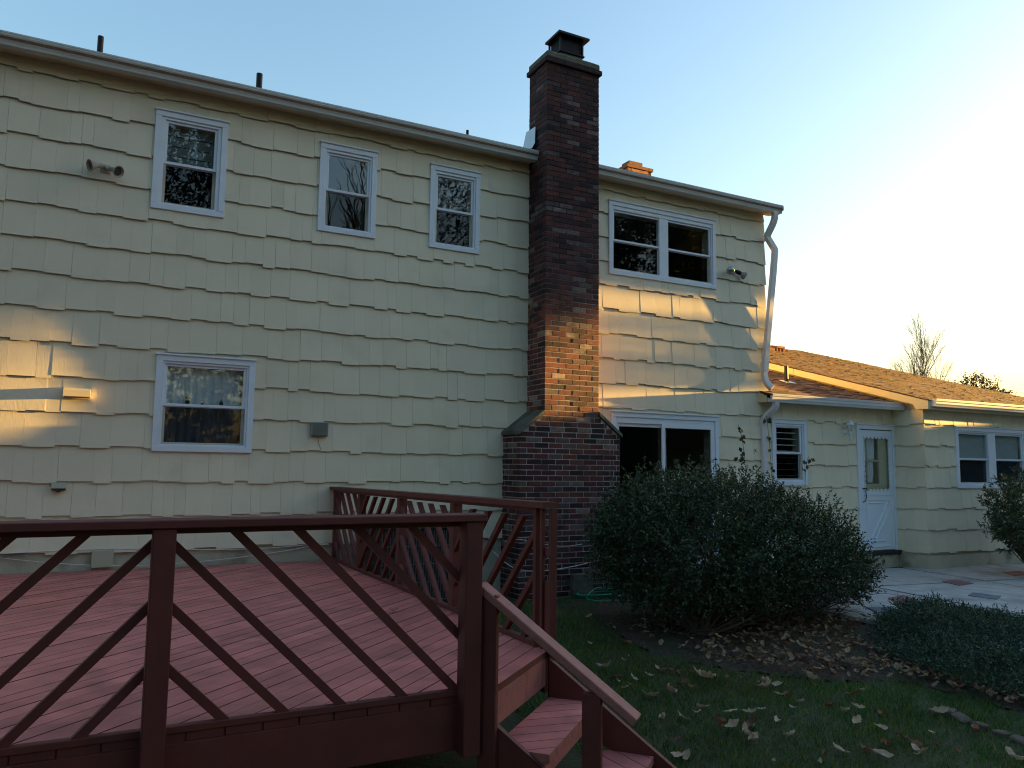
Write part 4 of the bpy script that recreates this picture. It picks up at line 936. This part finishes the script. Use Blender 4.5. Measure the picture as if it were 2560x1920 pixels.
# fallen leaves
def leaf_mesh(seed, m='dry'):
    r = random.Random(seed); V = []; F = []; nu, nv = 7, 4; cu, cv = r.uniform(4, 12), r.uniform(10, 30); tw = r.uniform(-2, 2)
    for i in range(nu+1):
        u = i/nu-.5; wv = .5*(math.sin(math.pi*min(1, max(0.02, (i+.15)/(nu+.3))))**.75)*r.uniform(.6, 1.15)
        for j in range(nv+1):
            v = (j/nv-.5)*wv*1.05; V.append((u, v, cu*.09*u*u+cv*.11*v*v+tw*u*v*.8+r.gauss(0, .028)))
    for i in range(nu):
        for j in range(nv): a = i*(nv+1)+j; F.append((a, a+nv+1, a+nv+2, a+1))
    me = bpy.data.meshes.new('fallen_leaf'); me.from_pydata(V, [], F); me.materials.append(M[m]); me.polygons.foreach_set('use_smooth', [True]*len(F)); return me
LM = [leaf_mesh(s) for s in range(9)]
LK = {'leafpale': [leaf_mesh(s+20, 'leafpale') for s in range(8)], 'leafrust': [leaf_mesh(s+40, 'leafrust') for s in range(6)]}
spots = [(4.53, -4.12), (4.68, -4.17), (4.51, -4.03), (4.22, -4.17), (4.91, -4.36), (4.79, -4.48), (4.96, -4.46), (5.36, -4.45), (5.26, -4.58), (4.85, -4.67), (4.79, -4.84), (5.33, -4.87), (4.93, -4.99), (5.11, -5.09), (4.95, -5.11), (5.16, -5.27), (5.59, -5.41), (4.12, -4.81), (4.26, -4.87), (4.38, -4.85), (4.08, -5.05), (3.89, -4.96), (3.92, -5.03), (4.31, -5.07), (4.19, -5.3), (3.9, -5.26), (3.92, -5.18), (4.84, -5.3), (4.91, -5.44), (5.51, -5.73), (4.89, -5.64), (4.86, -5.74), (4.77, -5.83), (4.66, -5.67), (4.29, -5.62), (4.47, -5.66), (4.48, -5.77), (3.31, -5.29), (4.01, -4.65), (3.89, -4.72), (5.2, -6.18), (4.52, -3.0), (5.01, -3.25), (3.8, -3.85), (4.29, -3.79), (4.4, -3.82), (4.11, -3.88), (4.02, -4.27), (3.8, -4.3), (3.59, -4.72), (3.73, -4.76), (3.26, -5.29), (3.89, -3.55), (3.73, -4.07), (3.93, -3.92), (4.18, -2.86)]
r = random.Random(31)
for k in range(46):
    x, y = r.uniform(3.2, 5.9), r.uniform(-6.2, -3.3)
    if not (x > 5.5 and y > -4.6): spots.append((x, y))
for i, (x, y) in enumerate(spots):
    big = i < 56; kind = 'leafpale' if r.random() < (.68 if big else .5) else 'leafrust'
    o = bpy.data.objects.new('fallen_leaf', r.choice(LK[kind])); s_ = r.uniform(.085, .15) if big else r.uniform(.03, .07)
    o.scale = (s_, s_, s_*r.uniform(.8, 1.4)); o.rotation_euler = (r.uniform(-.45, .45), r.uniform(-.45, .45), r.uniform(0, 6.28)); o.location = (x, y, ground_z(x, y)+.030+s_*.08); link(o)
    where = 'near the leafy bed' if y > -4.2 or x > 5.1 else 'in the open lawn' if x > 4.15 else 'beside the deck stairs'
    size = 'large' if s_ > .115 else 'hand-sized' if big else 'tiny scrap of'
    look = 'pale tan' if kind == 'leafpale' else 'russet brown'
    tag(o, f'{size} {look} dry curled leaf on the grass {where}', 'leaf', f'{size} {look} leaves {where}')
o = bpy.data.objects.new('fallen_leaf', LM[2]); o.scale = (.12, .09, .06); o.rotation_euler = (.1, .05, .6); o.location = (2.03, -3.46, ZD+.014); link(o); tag(o, 'single pale dry leaf lying on the red deck boards', 'leaf')
# leaf litter along the bed
def litter(n, poly, seed, lift):
    r = np.random.default_rng(seed); px = [p[0] for p in poly]; py = [p[1] for p in poly]; x = r.uniform(min(px), max(px), n); y = r.uniform(min(py), max(py), n); k = in_poly(x, y, poly); x, y = x[k], y[k]; VV = []; FF = []; b0 = 0
    for a, c in zip(x, y):
        me = LM[int(r.integers(len(LM)))]; co = np.empty(len(me.vertices)*3); me.vertices.foreach_get('co', co); co = co.reshape(-1, 3)*r.uniform(.04, .095)
        m = Matrix.Rotation(r.uniform(0, 6.28), 3, 'Z') @ Matrix.Rotation(r.uniform(-.6, .6), 3, 'X') @ Matrix.Rotation(r.uniform(-.6, .6), 3, 'Y'); co = co @ np.array(m).T
        co += np.array([a, c, ground_z(a, c)+lift+r.uniform(0, .05)]); VV.append(co); FF.append(np.array([p.vertices[:] for p in me.polygons])+b0); b0 += len(co)
    return np.concatenate(VV), np.concatenate(FF)
A1 = litter(1100, [(5.2, -3.3), (4.85, -3.65), (5.1, -4.05), (5.5, -4.5), (6.2, -4.8), (6.7, -4.4), (6.9, -3.6), (7.8, -3.1), (7.0, -2.9), (5.8, -3.1)], 3, .045)
A2 = litter(300, [(6.05, -4.75), (6.2, -5.3), (6.3, -5.8), (6.7, -6.1), (6.75, -5.3), (6.6, -4.6)], 4, .05)
A3 = litter(200, [(4.7, -1.8), (4.65, -3.4), (5.2, -3.5), (7.0, -3.2), (8.2, -2.6), (8.0, -2.0)], 6, .03)
VV = np.concatenate([A1[0], A2[0], A3[0]]); FF = np.concatenate([A1[1], A2[1]+len(A1[0]), A3[1]+len(A1[0])+len(A2[0])])
tag(mesh_np('leaf_litter', VV, FF, 'dry', None, kind='stuff', smooth=True), 'drift of dead brown leaves along the planting bed', 'leaf litter')
# edging stones
ed = bez([(4.95, -3.35), (5.3, -3.75), (5.75, -3.9), (6.1, -4.3), (6.25, -4.8), (5.9, -5.35), (5.65, -5.75), (5.55, -6.2)], 16)
V, Fb = cbox_data(.5, .5, .5, .14); em = bpy.data.meshes.new('edging_stone'); em.from_pydata(V, [], Fb); em.materials.append(M['paver'])
pts = [(5.32, -3.62), (5.50, -3.72), (5.66, -3.82), (5.80, -3.93), (5.93, -4.07), (6.02, -4.24), (6.10, -4.40), (5.72, -5.38), (5.68, -5.52), (5.66, -5.67), (5.64, -5.83), (5.62, -5.98), (5.60, -6.14)]
for i, (x, y) in enumerate(pts):
    o = bpy.data.objects.new('edging_stone', em); o.scale = (r.uniform(.10, .14), r.uniform(.07, .10), .06); nx = pts[min(i+1, len(pts)-1)]; pv = pts[max(i-1, 0)]
    o.rotation_euler = (r.gauss(0, .1), r.gauss(0, .1), math.atan2(nx[1]-pv[1], nx[0]-pv[0]) if i not in (6, 7) else 1.9); o.location = (x, y, ground_z(x, y)+.012+(.02 if i < 7 else 0)); link(o)
    if i < 7: tag(o, 'reddish edging stone at the leaf covered front of the planting bed', 'stone', 'edging stones of the leafy bed')
    else: tag(o, 'half sunken edging stone in the grass beyond the juniper', 'stone', 'edging stones sunk in the grass')

# ------------------------------------------------------------------ trees
def bare_tree(name, base, h, label, seed, spread=.5, r0=.16, group=None, depth=5, m='bark', lean=.0):
    rs = random.Random(seed); root = thing(name, base, label, 'tree', group); b = MB(); tw = MB()
    def grow(p, d, L, rad, lev):
        q = p+d*L; mid = (p+q)/2+Vector((rs.gauss(0, 1), rs.gauss(0, 1), 0))*L*.05
        (b if lev < 2 else tw).tube([p, mid, q], rad, 6 if lev < 2 else 4, r1=max(.005, rad*.66), cap=False)
        if lev >= depth: return
        for k in range(rs.choice((2, 3, 3)) if lev else 5):
            a = rs.uniform(0, 6.28); s_ = rs.uniform(.35, 1.)*spread; t_ = rs.uniform(.45, 1.); side = Vector((math.cos(a), math.sin(a), 0))
            nd = (d+side*s_+Vector((0, 0, .12))).normalized(); grow(p+(q-p)*t_, nd, L*rs.uniform(.55, .8), rad*.58, lev+1)
        grow(q, (d+Vector((rs.gauss(0, .12), rs.gauss(0, .12), .1))).normalized(), L*.75, rad*.66, lev+1)
    grow(Vector(base), Vector((lean, 0, 1)).normalized(), h*.28, r0, 0)
    b.build('trunk', m, root); tw.build('crown', m, root); return root
def leafy_tree(name, base, ells, n, label, seed, leaf=.3, mask=None, group=None, tr=.22, per=8, aspect=.5, ln=None):
    root = thing(name, base, label, 'tree', group); (V, F), P, D = shoots(ells, n, leaf*2.2, per, ln or leaf, (ln or leaf)*aspect, seed)
    if mask is not None:
        c = V.reshape(-1, 4, 3).mean(1); k = mask(c); V = V.reshape(-1, 4, 3)[k].reshape(-1, 3); F = np.arange(len(V), dtype=np.int32).reshape(-1, 4)
    top = max(e[0][2] for e in ells); b = MB(); b.tube(bez([base, (base[0]+.1, base[1], (base[2]+top)/2), (ells[0][0][0], ells[0][0][1], top)], 6), tr, 8, r1=tr*.3)
    rs = random.Random(seed)
    for k in range(14):
        e = ells[rs.randrange(len(ells))]; z = base[2]+(top-base[2])*rs.uniform(.35, .9); b.tube([(base[0], base[1], z), (e[0][0]+rs.gauss(0, e[1][0]*.4), e[0][1]+rs.gauss(0, e[1][1]*.4), e[0][2]+rs.gauss(0, e[1][2]*.3))], tr*.3, 5, r1=.02)
    b.build('trunk', 'bark', root); mesh_np('crown', V, F, 'ever', root, kind='stuff'); return root
# beyond the wing roof
bare_tree('bare_tree', (46.2, 22.7, -1.5), 13.2, 'slender bare tree standing alone behind the wing roof', 14, spread=.5, r0=.085, depth=6)
bare_tree('bare_tree', (37.5, 27.0, -1.5), 12.0, 'bare treetop peeping over the wing ridge beside the downspout', 15, spread=.6, r0=.075, depth=6)
bare_tree('bare_tree', (53.2, 19.6, -1.5), 9.0, 'bare tree at the far right beyond the evergreens', 17, spread=.6, r0=.07, depth=5)
leafy_tree('evergreen_tree', (49.2, 21.2, -1.5), [((49.2, 21.2, 4.7), (1.6, 1.6, 1.75)), ((50.0, 20.6, 4.0), (1.5, 1.5, 1.5)), ((48.2, 21.6, 3.8), (1.3, 1.3, 1.3))], 2600, 'round dense evergreen behind the right end of the wing roof', 31, leaf=.14, per=7)
leafy_tree('evergreen_tree', (46.9, 22.6, -1.5), [((46.9, 22.6, 4.5), (1.0, 1.0, 1.5)), ((46.6, 22.8, 3.2), (1.2, 1.2, 1.4))], 1300, 'small evergreen at the foot of the slender bare tree', 32, leaf=.14, per=7)
# tall trees behind the viewer, mirrored in the upper windows
leafy_tree('pine_tree', (1.5, -27, -1.6), [((1.5, -27, 5), (4.2, 3.2, 6)), ((2.5, -27, 13), (3.2, 2.8, 6)), ((2.2, -25.5, 11), (2.6, 2.2, 6)), ((-3, -26, 4), (3.5, 3, 5))], 20000, 'tall dark pine mirrored in the left upper window', 41, leaf=.15, per=9)
bare_tree('bare_tree', (10.4, -24, -1.6), 19, 'tall bare tree mirrored in the middle upper windows', 42, spread=.75, r0=.2, depth=5)
leafy_tree('pine_tree', (12.5, -28, -1.6), [((13.5, -28, 4), (4.0, 3.2, 6)), ((15.0, -28, 12.5), (2.4, 2.0, 5.0))], 9500, 'tall loose pine mirrored in the middle upper windows', 43, leaf=.12, per=8)
leafy_tree('pine_tree', (25, -26, -1.6), [((25.5, -26, 4), (4.5, 3.0, 5.5)), ((27, -26, 11), (4.4, 2.6, 5.5)), ((27, -24.5, 10), (3.8, 2.2, 6))], 20000, 'broad dark pine mirrored in the twin upper window', 44, leaf=.15, per=9)
leafy_tree('pine_tree', (-9, -22, -1.6), [((-9, -22, 5), (5, 3.5, 7)), ((-8, -22, 12), (3, 2.5, 4))], 3500, 'dark pine standing behind the left end of the deck', 45, leaf=.34, per=8)
leafy_tree('pine_tree', (-13, -9, -1.6), [((-12, -8, 5), (4, 5, 7)), ((-12, -9, 12), (3.6, 4.4, 6))], 5000, 'unseen pine added beside the deck to dim the left wall', 46, leaf=.34, per=8)  # added out of view to cut skylight on the left wall
# trees and foliage out of view, shaped to let sun patches through
sa_, ca_ = math.sin(AZ), math.cos(AZ); te = math.tan(EL)
def uv(c):
    u = c[:, 0]*sa_+c[:, 1]*ca_; w_ = -c[:, 0]*ca_+c[:, 1]*sa_; return u, c[:, 2]+w_*te
def hi_edge(u): return np.where(u < -.016, 1.70, np.where(u < .12, 2.0, np.where(u < .35, 2.2, 2.38+.10*np.sin(u*16))))
def lo_edge(u): return np.where(u < .12, .45, np.where(u < .35, .35, .08))
def shade_mask(c):
    u, v = uv(c); gap = (u > -.16) & (u < 1.25) & (v > lo_edge(u)) & (v < hi_edge(u))
    return ~gap & (u < 1.22)
def at_u(x, u): return (u-x*sa_)/ca_
y0 = at_u(31, -.6)
bt = leafy_tree('unseen_shade_tree', (31, y0, -1.6), [((31, y0+.2, 9.2), (3.2, 2.6, 4.6)), ((31.5, y0-.6, 6.2), (3.0, 2.4, 2.6)), ((31, y0-2.6, 4.0), (2.6, 1.9, 5.6))], 7200, 'unseen broad evergreen on the right, cut open for the sun patches', 51, leaf=.34, per=9, mask=shade_mask)
# leaf veils added to sharpen the chimney's shade edge and dim the right wall
ns = 1500; vu = rng.uniform(-.10, .13, ns); vv = 2.0+.38*rng.random(ns); vx = rng.uniform(28.6, 30, ns); vy = (vu-vx*sa_)/ca_; vz = vv-(-vx*ca_+vy*sa_)*te
V, F = leaf_quads(np.stack([vx, vy, vz], 1), rng.normal(size=(ns, 3)), .07, .045, .2); mesh_np('added_shade_leaves', V, F, 'ever', bt, kind='stuff')
nv_ = 640; vu = rng.uniform(.42, .96, nv_); vv = rng.uniform(.85, 2.0, nv_); vx = rng.uniform(29.5, 32, nv_); vy = (vu-vx*sa_)/ca_; vz = vv-(-vx*ca_+vy*sa_)*te
V, F = leaf_quads(np.stack([vx, vy, vz], 1), rng.normal(size=(nv_, 3)), .11, .06, .2); mesh_np('added_shade_leaves', V, F, 'ever', bt, kind='stuff')
for k, u in enumerate((-15.5, -19.5, -23.5, -27.5, -31.5, -35.5)):
    y = at_u(33, u); leafy_tree('unseen_shade_tree', (33+k % 2, y, -1.6), [((33+k % 2, y, 2.6 if k not in (2, 3) else 7.5), (2.6, 3.0, 4.6 if k not in (2, 3) else 9.2)), ((33, y-.4, 1.0), (2.8, 2.9, 2.9))], 2000 if k not in (2, 3) else 3600, ['first', 'second', 'third', 'fourth', 'fifth', 'sixth'][k]+' unseen evergreen added past the right row to shade the pines', 60+k, leaf=.55, per=9)  # added out of view to keep sun off the mirrored pines
for i, (x, u, h) in enumerate(((33, -4.2, 12.5), (31.5, -8.0, 11.5), (34, -12, 12))):
    y = at_u(x, u)
    leafy_tree('unseen_shade_tree', (x, y, -1.6), [((x, y, h*.55-1.6), (2.8, 2.9, h*.52)), ((x+.5, y, 2.0), (3.0, 2.9, 3.6))], 5200, ['unseen dense evergreen second along the sun-blocking row', 'unseen shorter evergreen third along the sun-blocking row', 'unseen dense evergreen at the far end of the sun-blocking row'][i], 52+i, leaf=.36, per=9, mask=shade_mask)
hd = thing('shade_hedge', (29.5, at_u(29.5, -3), -1.6), 'unseen foliage row added to block the lowest sun', 'shade_hedge')  # added foliage, never in view, whose top edge trims the low sun
n = 60000; hx = rng.uniform(28.7, 30.2, n); hu = rng.uniform(-9, 1.22, n); hy = (hu-hx*sa_)/ca_; hzz = rng.uniform(-1.6, 1., n)
topz = lo_edge(hu)+hx*te*1.0+.02*rng.normal(size=n); hzz = -1.6+(topz+1.6)*rng.random(n)
Pv = np.stack([hx, hy, hzz], 1); V, F = leaf_quads(Pv, rng.normal(size=(n, 3)), .20, .12, .2)
c = V.reshape(-1, 4, 3).mean(1); k = shade_mask(c); V = V.reshape(-1, 4, 3)[k].reshape(-1, 3); F = np.arange(len(V), dtype=np.int32).reshape(-1, 4)
mesh_np('foliage', V, F, 'ever', hd, kind='stuff')
b = MB()
for k in range(14): u = -8.5+k*.72; y = at_u(29.4, u); b.tube([(29.4, y, -1.6), (29.45, y+.1, .6)], .05, 6, r1=.02)
b.build('stem', 'bark', hd, kind='stuff')
